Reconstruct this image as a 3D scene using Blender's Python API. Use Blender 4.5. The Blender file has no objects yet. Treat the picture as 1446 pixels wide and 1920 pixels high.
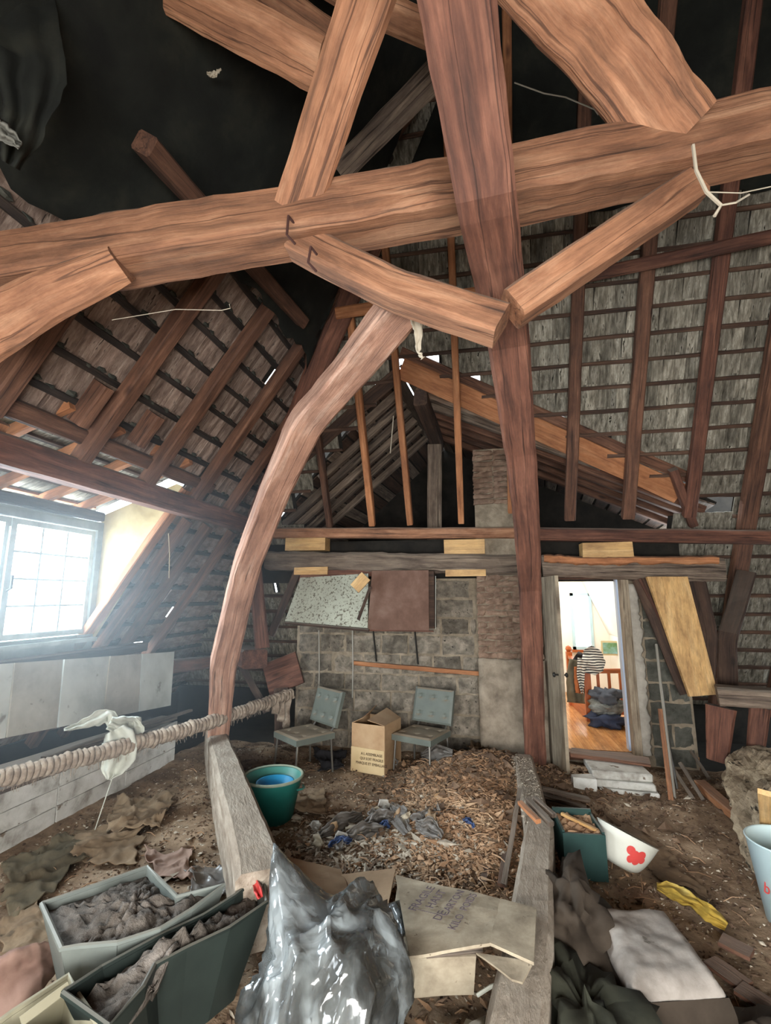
import bpy, math, random
from mathutils import Vector, Matrix, noise
R = random.Random(7)
V = Vector
sc = bpy.context.scene
COL = sc.collection
# ------------------------------------------------------------------ camera
F = 900.0; PIT = math.radians(10); YAW = math.radians(11); CZ = 1.8
CAM = V((0, 0, CZ))
cd = bpy.data.cameras.new('camera'); cam = bpy.data.objects.new('camera', cd); COL.objects.link(cam)
cam.location = CAM; cam.rotation_euler = (math.radians(90) + PIT, 0, YAW)
cd.sensor_fit = 'HORIZONTAL'; cd.sensor_width = 36; cd.lens = 36 * F / 1446; cd.clip_start = 0.05
sc.camera = cam
# ------------------------------------------------------------------ world, exposure
w = bpy.data.worlds.new('overcast'); sc.world = w; w.use_nodes = True
bg = w.node_tree.nodes['Background']; bg.inputs[0].default_value = (0.86, 0.94, 1.0, 1); bg.inputs[1].default_value = 5.0
sc.view_settings.view_transform = 'Standard'; sc.view_settings.look = 'None'
sc.view_settings.gamma = 1; sc.view_settings.use_curve_mapping = False
sc.view_settings.exposure = 0.98
try:
    sc.cycles.use_denoising = True; sc.cycles.denoiser = 'OPENIMAGEDENOISE'
    sc.cycles.max_bounces = 8; sc.cycles.diffuse_bounces = 5; sc.cycles.transparent_max_bounces = 12
    sc.cycles.sample_clamp_indirect = 6; sc.cycles.caustics_reflective = False; sc.cycles.caustics_refractive = False
except Exception: pass

def area(name, loc, rot, sx, sy, power, col=(1, 1, 1)):
    l = bpy.data.lights.new(name, 'AREA'); l.shape = 'RECTANGLE'; l.size = sx; l.size_y = sy; l.energy = power; l.color = col
    o = bpy.data.objects.new(name, l); COL.objects.link(o); o.location = loc; o.rotation_euler = rot
    return o
H = math.pi / 2
# daylight that enters through the openings: left dormer, second left dormer, big gable window behind the camera; the room lamp is added under the ceiling
area('daylight_dormer_light', (-4.25, 3.45, 2.0), (0, -H + .1, 0), 1.1, 1.9, 125, (.80, .92, 1))
area('daylight_near_dormer_light', (-4.1, 0.2, 2.0), (0, -H + .6, 0), 1.2, 1.6, 45, (.9, .96, 1))
area('daylight_gable_light', (0.2, -1.55, 1.35), (H - .28, 0, 0), 3.0, 1.3, 165, (1, .96, .9))
area('room_fill_light', (1.1, 7.9, 2.42), (0, 0, 0), 1.2, 2.4, 32, (1, .97, .92))

# ------------------------------------------------------------------ pixel helpers (a pixel of the photograph and one world coordinate give a point)
def ray(px, py):
    u = (px - 723) / F; v = (960 - py) / F
    y = math.cos(PIT) - v * math.sin(PIT); z = math.sin(PIT) + v * math.cos(PIT)
    c, s = math.cos(YAW), math.sin(YAW)
    return V((u * c - y * s, u * s + y * c, z))
def AX(px, py, X): r = ray(px, py); return CAM + r * (X / r.x)
def AY(px, py, Y): r = ray(px, py); return CAM + r * (Y / r.y)
def AZ(px, py, Z=0.0): r = ray(px, py); return CAM + r * ((Z - CZ) / r.z)
def APL(px, py, P0, N): r = ray(px, py); return CAM + r * ((V(P0) - CAM).dot(N) / r.dot(N))
def proj(p):
    d = V(p) - CAM; c, s = math.cos(YAW), math.sin(YAW)
    x = d.x * c + d.y * s; y = -d.x * s + d.y * c
    dep = y * math.cos(PIT) + d.z * math.sin(PIT); up = -y * math.sin(PIT) + d.z * math.cos(PIT)
    if dep < .05: return (-9999, -9999, dep)
    return (723 + F * x / dep, 960 - F * up / dep, dep)
def sz(px, p): return px * proj(p)[2] / F

# ------------------------------------------------------------------ object helpers
def tag(o, label=None, cat=None, group=None, kind=None):
    if label: o['label'] = label
    if cat: o['category'] = cat
    if group: o['group'] = group
    if kind: o['kind'] = kind
    return o
def mk(name, vs, fs, mat, parent=None, loc=None, smooth=False, mats=None, fm=None, grain=None):
    me = bpy.data.meshes.new(name); me.from_pydata([tuple(v) for v in vs], [], fs)
    if mats:
        for m in mats: me.materials.append(m)
        if fm: me.polygons.foreach_set('material_index', fm)
    elif mat: me.materials.append(mat)
    if smooth: me.polygons.foreach_set('use_smooth', [True] * len(fs))
    me.update()
    if (mat and mat.get('wood')) or grain:
        if grain is None:
            ex = [max(v[i] for v in vs) - min(v[i] for v in vs) for i in range(3)]; k = ex.index(max(ex)); od = [k, (k + 1) % 3, (k + 2) % 3]
            grain = [(v[od[0]], v[od[1]], v[od[2]]) for v in vs]
        at_ = me.attributes.new('grain', 'FLOAT_VECTOR', 'POINT'); at_.data.foreach_set('vector', [c for v in grain for c in v])
    o = bpy.data.objects.new(name, me); COL.objects.link(o)
    if parent: o.parent = parent
    if loc is not None: o.location = loc
    return o
def inst(name, me, parent, M):
    o = bpy.data.objects.new(name, me); COL.objects.link(o)
    if parent: o.parent = parent
    o.matrix_basis = M
    return o
def empty(name, loc=(0, 0, 0), rz=0, label=None, cat=None, group=None):
    o = bpy.data.objects.new(name, None); COL.objects.link(o); o.location = loc; o.rotation_euler = (0, 0, rz); o.empty_display_size = .1
    return tag(o, label, cat, group)
class B:
    """collects geometry"""
    def __init__(s): s.v = []; s.f = []; s.m = []
    def add(s, vs, fs, mi=0):
        n = len(s.v); s.v += [V(v) for v in vs]; s.f += [[i + n for i in f] for f in fs]; s.m += [mi] * len(fs); return s
    def box(s, x0, x1, y0, y1, z0, z1, M=None, mi=0, j=0):
        vs = [V((x, y, z)) for x in (x0, x1) for y in (y0, y1) for z in (z0, z1)]
        if j: vs = [v + V((R.uniform(-j, j), R.uniform(-j, j), R.uniform(-j, j))) for v in vs]
        if M: vs = [M @ v for v in vs]
        return s.add(vs, [(0, 1, 3, 2), (4, 6, 7, 5), (0, 4, 5, 1), (2, 3, 7, 6), (0, 2, 6, 4), (1, 5, 7, 3)], mi)
    def tube(s, pts, r, n=8, mi=0, cap=True):
        pts = [V(p) for p in pts]; rs = r if isinstance(r, (list, tuple)) else [r] * len(pts)
        base = len(s.v); prev = None
        for i, p in enumerate(pts):
            t = (pts[min(i + 1, len(pts) - 1)] - pts[max(i - 1, 0)]).normalized()
            if prev is None: a = t.orthogonal().normalized()
            else: a = (prev - t * prev.dot(t)).normalized()
            prev = a; b = t.cross(a)
            for k in range(n):
                q = 2 * math.pi * k / n; s.v.append(p + (a * math.cos(q) + b * math.sin(q)) * rs[i])
        for i in range(len(pts) - 1):
            for k in range(n):
                a0 = base + i * n + k; a1 = base + i * n + (k + 1) % n
                s.f.append([a0, a1, a1 + n, a0 + n]); s.m.append(mi)
        if cap:
            s.f.append([base + k for k in range(n)][::-1]); s.m.append(mi)
            s.f.append([base + (len(pts) - 1) * n + k for k in range(n)]); s.m.append(mi)
        return s
    def lathe(s, prof, n=32, mi=0, sx=1, M=None):
        base = len(s.v)
        for (r, z) in prof:
            for k in range(n):
                q = 2 * math.pi * k / n; v = V((r * math.cos(q), r * math.sin(q) * sx, z)); s.v.append(M @ v if M else v)
        for i in range(len(prof) - 1):
            for k in range(n):
                a0 = base + i * n + k; a1 = base + i * n + (k + 1) % n
                s.f.append([a0, a1, a1 + n, a0 + n]); s.m.append(mi)
        return s
    def grid(s, fn, nu, nv, mi=0):
        base = len(s.v)
        for j in range(nv + 1):
            for i in range(nu + 1): s.v.append(V(fn(i / nu, j / nv)))
        for j in range(nv):
            for i in range(nu):
                a = base + j * (nu + 1) + i; s.f.append([a, a + 1, a + nu + 2, a + nu + 1]); s.m.append(mi)
        return s
    def o(s, name, mat=None, parent=None, smooth=False, mats=None, loc=None):
        return mk(name, s.v, s.f, mat, parent, loc, smooth, mats, s.m if mats else None)
def fbm(x, y, z=0, o=3): return noise.fractal(V((x, y, z)), 1.0, 2.0, o)
def ridg(x, y, z_): return 1 - abs(noise.noise(V((x, y, z_)))) * 2
def thicken(o, t, off=0):
    m = o.modifiers.new('s', 'SOLIDIFY'); m.thickness = t; m.offset = off; return o
def sub(o, n=1):
    m = o.modifiers.new('u', 'SUBSURF'); m.levels = n; m.render_levels = n; return o
def quadpatch(p00, p10, p11, p01, nu, nv, amp=0, sc_=3, seed=0, crump=0):
    """bilinear patch with relief along its normal"""
    p00, p10, p11, p01 = map(V, (p00, p10, p11, p01)); nrm = (p10 - p00).cross(p01 - p00).normalized()
    def fn(u, v):
        p = p00 * (1 - u) * (1 - v) + p10 * u * (1 - v) + p11 * u * v + p01 * (1 - u) * v
        d = amp * fbm(p.x * sc_ + seed, p.y * sc_, p.z * sc_ + seed * 1.7)
        if crump: d += crump * abs(noise.noise(V((p.x * sc_ * 2.3 + seed, p.y * sc_ * 2.1, p.z * sc_ * 2.2))))
        return p + nrm * d
    return fn

# ------------------------------------------------------------------ materials
def lin(c):
    c = c / 255.0; return c / 12.92 if c <= .04045 else ((c + .055) / 1.055) ** 2.4
def rgb(*c): return (lin(c[0]), lin(c[1]), lin(c[2]), 1)
def newmat(name):
    m = bpy.data.materials.new(name); m.use_nodes = True; nt = m.node_tree; b = nt.nodes['Principled BSDF']
    return m, nt, nt.nodes, nt.links, b
def ramp(N, pts):
    r = N.new('ShaderNodeValToRGB'); e = r.color_ramp.elements
    while len(e) < len(pts): e.new(.5)
    for i, (p, c) in enumerate(pts): e[i].position = p; e[i].color = c
    return r
def mapping(N, L, scale, rnd=True, gr=False):
    mp = N.new('ShaderNodeMapping'); mp.inputs['Scale'].default_value = scale
    if gr: tc = N.new('ShaderNodeAttribute'); tc.attribute_name = 'grain'; L.new(tc.outputs['Vector'], mp.inputs[0])
    else: tc = N.new('ShaderNodeTexCoord'); L.new(tc.outputs['Object'], mp.inputs[0])
    if rnd:
        oi = N.new('ShaderNodeObjectInfo'); mm = N.new('ShaderNodeMath'); mm.operation = 'MULTIPLY'; mm.inputs[1].default_value = 37
        L.new(oi.outputs['Random'], mm.inputs[0]); cx = N.new('ShaderNodeCombineXYZ')
        for i in range(3): L.new(mm.outputs[0], cx.inputs[i])
        L.new(cx.outputs[0], mp.inputs['Location'])
    return mp
def tex(N, L, mp, scale, detail=4, rough=.6, dist=0):
    t = N.new('ShaderNodeTexNoise'); t.inputs['Scale'].default_value = scale; t.inputs['Detail'].default_value = detail
    t.inputs['Roughness'].default_value = rough; t.inputs['Distortion'].default_value = dist; L.new(mp.outputs[0], t.inputs['Vector']); return t
def mix(N, L, a, b, f, blend='MIX'):
    m = N.new('ShaderNodeMix'); m.data_type = 'RGBA'; m.blend_type = blend
    for i, x in ((6, a), (7, b)):
        if isinstance(x, tuple): m.inputs[i].default_value = x
        else: L.new(x, m.inputs[i])
    if isinstance(f, (int, float)): m.inputs[0].default_value = f
    else: L.new(f, m.inputs[0])
    return m.outputs[2]
def add_dust(N, L, col, dust, amt):
    g = N.new('ShaderNodeNewGeometry'); s = N.new('ShaderNodeSeparateXYZ'); L.new(g.outputs['Normal'], s.inputs[0])
    r = ramp(N, [(.3, (0, 0, 0, 1)), (.85, (amt, amt, amt, 1))]); L.new(s.outputs[2], r.inputs[0])
    return mix(N, L, col, dust, r.outputs[0])
def tint(N, L, col, amt):
    oi = N.new('ShaderNodeObjectInfo'); r = ramp(N, [(0, (1 - amt, 1 - amt, 1 - amt, 1)), (1, (1 + amt * .5,) * 3 + (1,))]); L.new(oi.outputs['Random'], r.inputs[0])
    return mix(N, L, col, r.outputs[0], 1.0, 'MULTIPLY')
def wood(name, c1, c2, c3, dust=.6, rough=.8, bump=.5, crack=.35, dustc=(.22, .19, .155, 1), tn=.25, knots=True):
    m, nt, N, L, b = newmat(name); m['wood'] = 1
    mp = mapping(N, L, (1.0, 9, 9), True, True); t = tex(N, L, mp, 1.6, 6, .65, .6)
    r = ramp(N, [(.25, c1), (.5, c2), (.78, c3)]); L.new(t.outputs[0], r.inputs[0])
    mp2 = mapping(N, L, (2.2, 60, 60), True, True); t2 = tex(N, L, mp2, 1.0, 5, .75)
    r2 = ramp(N, [(.3, (.62, .62, .62, 1)), (.62, (1.1, 1.1, 1.1, 1))]); L.new(t2.outputs[0], r2.inputs[0])
    col = mix(N, L, r.outputs[0], r2.outputs[0], .8, 'MULTIPLY')
    mpc = mapping(N, L, (.13, 6, 6), True, True); tc = tex(N, L, mpc, 1.7, 4, .5, .1)
    rc = ramp(N, [(.0, (1, 1, 1, 1)), (.488, (1, 1, 1, 1)), (.497, (.0, .0, .0, 1)), (.503, (.0, .0, .0, 1)), (.512, (1, 1, 1, 1))]); L.new(tc.outputs[0], rc.inputs[0])
    ck = rc.outputs[0]
    col = mix(N, L, col, mix(N, L, (.1, .07, .05, 1), (1, 1, 1, 1), ck), crack * 2, 'MULTIPLY')
    mpl = mapping(N, L, (2.2, 4.5, 4.5), True, True); tl = tex(N, L, mpl, 1.3, 8, .7)
    rl = ramp(N, [(.32, (.55, .5, .48, 1)), (.55, (1, 1, 1, 1)), (.75, (1.15, 1.13, 1.1, 1))]); L.new(tl.outputs[0], rl.inputs[0])
    col = mix(N, L, col, rl.outputs[0], .8, 'MULTIPLY')
    if knots:
        mpk = mapping(N, L, (.9, 2.2, 2.2), True, True); k = N.new('ShaderNodeTexVoronoi'); k.inputs['Scale'].default_value = 1.7; L.new(mpk.outputs[0], k.inputs['Vector'])
        rk = ramp(N, [(.04, (.25, .2, .17, 1)), (.11, (1, 1, 1, 1))]); L.new(k.outputs['Distance'], rk.inputs[0])
        col = mix(N, L, col, rk.outputs[0], .9, 'MULTIPLY')
    col = tint(N, L, col, tn)
    if dust: col = add_dust(N, L, col, dustc, dust)
    L.new(col, b.inputs['Base Color']); b.inputs['Roughness'].default_value = rough
    bm1 = N.new('ShaderNodeBump'); bm1.inputs['Strength'].default_value = bump; bm1.inputs['Distance'].default_value = .012
    hs = mix(N, L, t2.outputs[0], ck, .5, 'MULTIPLY'); hs2 = mix(N, L, hs, tl.outputs[0], .3, 'ADD'); L.new(hs2, bm1.inputs['Height']); L.new(bm1.outputs[0], b.inputs['Normal'])
    return m
def rough_mat(name, cols, scale=6, rough=.9, bump=.4, bd=.01, detail=6, dust=0, dustc=(.22, .19, .155, 1), tn=0, sc3=(1, 1, 1), spots=None, spec=.3, rnd=True):
    m, nt, N, L, b = newmat(name)
    mp = mapping(N, L, sc3, rnd); t = tex(N, L, mp, scale, detail, .65, .2)
    n = len(cols); r = ramp(N, [(.28 + .44 * i / max(1, n - 1), c) for i, c in enumerate(cols)]); L.new(t.outputs[0], r.inputs[0]); col = r.outputs[0]
    if spots:
        s = tex(N, L, mp, spots[0], 3, .7); rs = ramp(N, [(spots[1], (0, 0, 0, 1)), (spots[1] + .06, (1, 1, 1, 1))]); L.new(s.outputs[0], rs.inputs[0])
        col = mix(N, L, col, spots[2], rs.outputs[0])
    if tn: col = tint(N, L, col, tn)
    if dust: col = add_dust(N, L, col, dustc, dust)
    L.new(col, b.inputs['Base Color']); b.inputs['Roughness'].default_value = rough; b.inputs['Specular IOR Level'].default_value = spec
    if bump:
        t2 = tex(N, L, mp, scale * 4, 5, .7); h = mix(N, L, t.outputs[0], t2.outputs[0], .5)
        bb = N.new('ShaderNodeBump'); bb.inputs['Strength'].default_value = bump; bb.inputs['Distance'].default_value = bd; L.new(h, bb.inputs['Height']); L.new(bb.outputs[0], b.inputs['Normal'])
    return m
def plain(name, c, rough=.5, metal=0, emis=None, es=1, alpha=1, spec=.5):
    m, nt, N, L, b = newmat(name); b.inputs['Base Color'].default_value = c; b.inputs['Roughness'].default_value = rough; b.inputs['Metallic'].default_value = metal
    b.inputs['Specular IOR Level'].default_value = spec
    if emis: b.inputs['Emission Color'].default_value = emis; b.inputs['Emission Strength'].default_value = es
    b.inputs['Alpha'].default_value = alpha
    return m
M_OR = wood('warm_oak', rgb(88, 62, 46), rgb(160, 112, 82), rgb(204, 158, 124), dust=.75)
M_RB = wood('red_brown_oak', rgb(58, 36, 29), rgb(110, 70, 54), rgb(154, 106, 84), dust=.75)
M_PK = wood('pale_pinkish_oak', rgb(126, 90, 74), rgb(184, 138, 114), rgb(222, 188, 166), dust=.5)
M_DK = wood('dark_old_wood', rgb(34, 24, 19), rgb(68, 49, 38), rgb(100, 76, 60), dust=.6)
M_RF = wood('rafter_brown', rgb(60, 40, 30), rgb(106, 72, 54), rgb(148, 108, 84), dust=.4)
M_NW = wood('newer_orange_softwood', rgb(128, 80, 50), rgb(172, 114, 74), rgb(196, 142, 100), dust=.35, crack=.15, bump=.2)
M_YL = wood('fresh_yellow_softwood', rgb(184, 140, 86), rgb(208, 166, 108), rgb(224, 188, 134), dust=.1, crack=.12, bump=.12, rough=.6, tn=.08)
M_GR = wood('weathered_grey_wood', rgb(74, 62, 54), rgb(122, 106, 92), rgb(168, 150, 130), dust=.6, bump=.9, crack=.45, knots=False)
M_LT = wood('batten_brown', rgb(44, 32, 26), rgb(88, 64, 50), rgb(128, 98, 78), dust=.2, knots=False)
M_BTD = wood('blackened_batten', rgb(24, 20, 18), rgb(44, 36, 32), rgb(66, 54, 46), dust=.1, knots=False)
M_TILE = rough_mat('tile_underside', [rgb(62, 58, 50), rgb(140, 134, 120), rgb(204, 198, 182)], scale=3, bump=.8, bd=.02, tn=.45, sc3=(9, 1.6, 3), spots=(3, .62, rgb(44, 42, 32)))
M_TILB = rough_mat('brownish_tile_underside', [rgb(84, 68, 60), rgb(134, 114, 102), rgb(176, 158, 144)], scale=3, bump=.7, bd=.02, tn=.3, sc3=(7, 1.5, 3), spots=(3, .64, rgb(56, 46, 40)))
M_BACK = rough_mat('roof_backing', [rgb(22, 20, 18), rgb(46, 42, 36)], scale=5, bump=.3)
M_MOSS = rough_mat('mortar_and_moss', [rgb(30, 32, 28), rgb(60, 62, 56), rgb(88, 86, 78)], scale=8)
M_BLK = rough_mat('cinder_block', [rgb(74, 68, 60), rgb(122, 114, 102), rgb(166, 154, 138)], scale=9, bump=.9, bd=.02, tn=.4, spots=(30, .63, rgb(50, 46, 42)))
M_BLKD = rough_mat('dark_cinder_block', [rgb(58, 58, 52), rgb(88, 88, 80), rgb(108, 106, 98)], scale=7, bump=.8, bd=.02, tn=.2, spots=(30, .66, rgb(40, 38, 36)))
M_MORT = rough_mat('mortar', [rgb(104, 92, 78), rgb(140, 128, 110), rgb(170, 156, 136)], scale=7, bump=.8, bd=.02)
M_REND = rough_mat('lime_render', [rgb(104, 92, 80), rgb(144, 132, 116), rgb(172, 158, 140)], scale=5, bump=.6, bd=.02)
M_BRK = rough_mat('thin_chimney_brick', [rgb(92, 74, 62), rgb(132, 108, 92), rgb(160, 138, 118)], scale=9, bump=.7, bd=.015, tn=.2)
M_SOIL = rough_mat('dusty_rubble_floor', [rgb(76, 60, 46), rgb(132, 110, 88), rgb(178, 156, 130)], scale=2.6, bump=1.0, bd=.03, detail=12, spots=(26, .6, rgb(66, 48, 36)), rnd=False)
M_CHIP = rough_mat('wood_chips', [rgb(118, 88, 64), rgb(164, 130, 100), rgb(202, 174, 142)], scale=3, bump=.2, rnd=False)
M_CHIPD = rough_mat('dark_crumbs', [rgb(60, 46, 36), rgb(102, 82, 66), rgb(140, 116, 94)], scale=5, bump=.3, rnd=False)
M_CHIPG = rough_mat('pale_crumbs', [rgb(130, 120, 108), rgb(176, 164, 146), rgb(208, 198, 180)], scale=5, bump=.3, rnd=False)
M_CARD = rough_mat('cardboard', [rgb(140, 112, 82), rgb(176, 144, 110), rgb(192, 164, 130)], scale=3, bump=.15, dust=.3)
M_CARDD = rough_mat('dusty_cardboard', [rgb(112, 100, 84), rgb(154, 142, 122), rgb(184, 172, 150)], scale=5, bump=.3, spots=(20, .66, rgb(96, 82, 66)))
M_INK = plain('faded_print', rgb(92, 80, 84), .9)
M_INKD = plain('dark_print', rgb(66, 48, 34), .9)
M_WPAINT = rough_mat('peeling_white_paint', [rgb(128, 120, 110), rgb(186, 184, 176), rgb(208, 206, 200)], scale=5, bump=.4, spots=(7, .63, rgb(110, 96, 82)))
M_PLY = rough_mat('dusty_white_panel', [rgb(156, 158, 150), rgb(182, 184, 176), rgb(196, 198, 190)], scale=2.5, bump=.1, spots=(4, .66, rgb(126, 122, 112)))
M_PLYB = rough_mat('bare_panel', [rgb(142, 136, 124), rgb(166, 162, 150), rgb(182, 178, 166)], scale=3, bump=.1, spots=(5, .68, rgb(96, 88, 78)))
M_FRAME = rough_mat('aged_window_paint', [rgb(120, 124, 118), rgb(150, 156, 150), rgb(172, 176, 170)], scale=4, bump=.15)
M_PALE = wood('pale_worn_wood', rgb(112, 100, 84), rgb(156, 142, 122), rgb(186, 174, 152), dust=.3, bump=.5, knots=False)
M_BEAM = rough_mat('limewashed_dusty_beam', [rgb(112, 96, 82), rgb(160, 146, 130), rgb(194, 182, 166)], scale=4, bump=.9, bd=.02, dust=.5, dustc=rgb(150, 140, 126), sc3=(1, 3, 3), spots=(6, .66, rgb(96, 74, 56)))
M_PLAST = rough_mat('yellowed_plaster', [rgb(146, 128, 92), rgb(176, 158, 118), rgb(190, 176, 140)], scale=3, bump=.15)
M_WHITE = plain('white_wall_paint', rgb(232, 230, 220), .7)

M_FLOORW = wood('varnished_floorboard', rgb(176, 116, 66), rgb(204, 146, 90), rgb(218, 164, 108), dust=0, rough=.22, bump=.05, crack=.1, tn=.1, knots=False)
M_VARN = wood('varnished_orange_pine', rgb(140, 66, 26), rgb(176, 92, 42), rgb(196, 112, 58), dust=0, rough=.35, bump=.05, crack=0, knots=False)

# ------------------------------------------------------------------ timber
def timber(name, pts, wd, ht, mat, label=None, cat='beam', group=None, up='cam', roll=0, seg=14, amp=.006, ch=.12, parent=None, holder=None):
    pts = [V(p) for p in pts]; p0, p1 = pts[0], pts[-1]
    ax = (p1 - p0).normalized()
    if up == 'cam': up = CAM - (p0 + p1) / 2
    up = V(up); z = (up - ax * up.dot(ax)).normalized(); y = z.cross(ax)
    if roll:
        q = Matrix.Rotation(math.radians(roll), 3, ax); z = q @ z; y = q @ y
    M = Matrix(((ax.x, y.x, z.x, p0.x), (ax.y, y.y, z.y, p0.y), (ax.z, y.z, z.z, p0.z), (0, 0, 0, 1)))
    Mi = M.inverted(); lp = [Mi @ p for p in pts]
    ln = [0]
    for a, b in zip(lp, lp[1:]): ln.append(ln[-1] + (b - a).length)
    W = wd if isinstance(wd, (list, tuple)) else [wd] * len(pts); Ht = ht if isinstance(ht, (list, tuple)) else [ht] * len(pts)
    if len(W) == 2 and len(pts) > 2: W = [W[0] + (W[1] - W[0]) * l / ln[-1] for l in ln]
    if len(Ht) == 2 and len(pts) > 2: Ht = [Ht[0] + (Ht[1] - Ht[0]) * l / ln[-1] for l in ln]
    sd = R.uniform(0, 100); vs = []; fs = []; gr = []
    for i in range(seg + 1):
        d = ln[-1] * i / seg; k = 0
        while k < len(ln) - 2 and d > ln[k + 1]: k += 1
        t = (d - ln[k]) / max(1e-6, ln[k + 1] - ln[k]); c = lp[k].lerp(lp[k + 1], t)
        a = (W[k] + (W[k + 1] - W[k]) * t) / 2; h = (Ht[k] + (Ht[k + 1] - Ht[k]) * t) / 2
        cc = min(a, h) * ch * 2
        for q, (yy, zz) in enumerate(((a, h - cc), (a - cc, h), (-a + cc, h), (-a, h - cc), (-a, -h + cc), (-a + cc, -h), (a - cc, -h), (a, -h + cc))):
            nz = noise.noise_vector(V((d * 1.6 + sd, q // 2 * .6, sd))) * amp * .9 + noise.noise_vector(V((d * 8 + sd, q * 1.7, sd))) * amp * .7
            vs.append(V((c.x, c.y + yy, c.z + zz)) + nz); gr.append((d, yy, zz))
    for i in range(seg):
        for q in range(8):
            a0 = i * 8 + q; a1 = i * 8 + (q + 1) % 8; fs.append((a0, a0 + 8, a1 + 8, a1))
    fs.append(tuple(range(8))); fs.append(tuple(seg * 8 + q for q in range(7, -1, -1)))
    o = mk(name, vs, fs, mat, grain=gr)
    if parent: o.parent = parent; o.matrix_basis = M
    else: o.matrix_world = M
    if label: tag(o, label, cat, group, 'thing')
    return o

# ================================================================== STRUCTURE
S55 = math.radians(55); S60 = math.radians(60)
LN = V((math.sin(S55), 0, -math.cos(S55))); LP = V((-3.1, 0, 2.75))      # left roof slope, normal points inside
BN = V((0, -math.sin(S60), -math.cos(S60))); BP = V((0, 6.05, 2.7))      # back roof slope
def left_pt(y, s, d=0):   # s along the slope from the purlin level
    return V((-3.1 + s * math.cos(S55), y, 2.75 + s * math.sin(S55))) + LN * d
def back_pt(x, s, d=0):
    return V((x, 6.05 - s * math.cos(S60), 2.7 + s * math.sin(S60))) + BN * d
PITCH = .258

def hfloor(x, y):
    h = .025 * fbm(x * 1.3, y * 1.3, 3, 4) + .02 * fbm(x * 5, y * 5, 1, 3)
    def g(cx, cy, rx, ry, a): return a * math.exp(-((x - cx) / rx) ** 2 - ((y - cy) / ry) ** 2)
    h += g(-.15, 4.3, .55, 1.0, .2) + g(0.1, 5.2, .7, .5, .2) + g(-1.0, 3.6, .6, .35, .05) + g(-2.3, 3.6, .5, .7, .06)
    h += g(-.2, 3.2, .5, .4, .06) + g(1.9, 4.9, .8, .6, .05) + g(-2.5, 5.5, .3, .3, .1)
    return h
g = B().grid(lambda u, v: (-3.5 + 8.4 * u, -2.85 + 8.86 * v, hfloor(-3.5 + 8.4 * u, -2.85 + 8.86 * v)), 190, 210)
fl = g.o('floor', M_SOIL, smooth=True); tag(fl, kind='structure')
b = B().box(-5.4, -3.42, -2.9, 7.9, -.16, -.05).box(-3.42, -2.3, 6.0, 7.9, -.16, -.05).box(2.15, 5.2, 6.0, 7.9, -.16, -.05).box(-2.3, 2.15, 6.02, 6.3, -.16, -.12)
b.box(-5.4, 5.2, -1.6, 8, -.34, -.3).box(2.28, 5.2, 7.3, 7.34, -.3, .4).box(-5.3, -2.3, 7.3, 7.34, -.3, .4).box(-4.84, -4.8, -1.6, 7.34, -.3, .3)
tag(b.o('floor_eaves', M_BACK), kind='structure')

# ---- roofs
def tri_intervals(z, x0, x1):
    """dormer opening cut from the back slope between purlin and valley apex"""
    if z < 2.66 or z > 4.42: return [(x0, x1)]
    l = -2.5 + (z - 2.9) * (1.7 / 1.55); r = 2.55 - (z - 2.95) * (3.1 / 1.5)
    if r <= l: return [(x0, x1)]
    return [(x0, l), (r, x1)]
def tile_mesh(name, mat, wv, seed):
    r = random.Random(seed); vs = []; n = 4
    for side in (0, 1):
        for j in (0, 1):
            for i in range(n + 1):
                x = -wv / 2 + wv * i / n
                y = 0 + r.uniform(-.006, .01) if j == 0 else .30
                vs.append(V((x, y, (0 if side == 0 else .012) + r.uniform(-.003, .003) - .006 * math.cos(i / n * math.pi * 2))))
    m = n + 1; fs = []
    for i in range(n):
        fs.append((i, i + 1, m + i + 1, m + i)); fs.append((2 * m + i, 3 * m + i, 3 * m + i + 1, 2 * m + i + 1))
        fs.append((i, 2 * m + i, 2 * m + i + 1, i + 1)); fs.append((m + i, m + i + 1, 3 * m + i + 1, 3 * m + i))
    fs.append((0, m, 3 * m, 2 * m)); fs.append((n, 2 * m + n, 3 * m + n, m + n))
    me = bpy.data.meshes.new(name); me.from_pydata([tuple(v) for v in vs], [], fs); me.materials.append(mat); me.update(); return me
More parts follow.
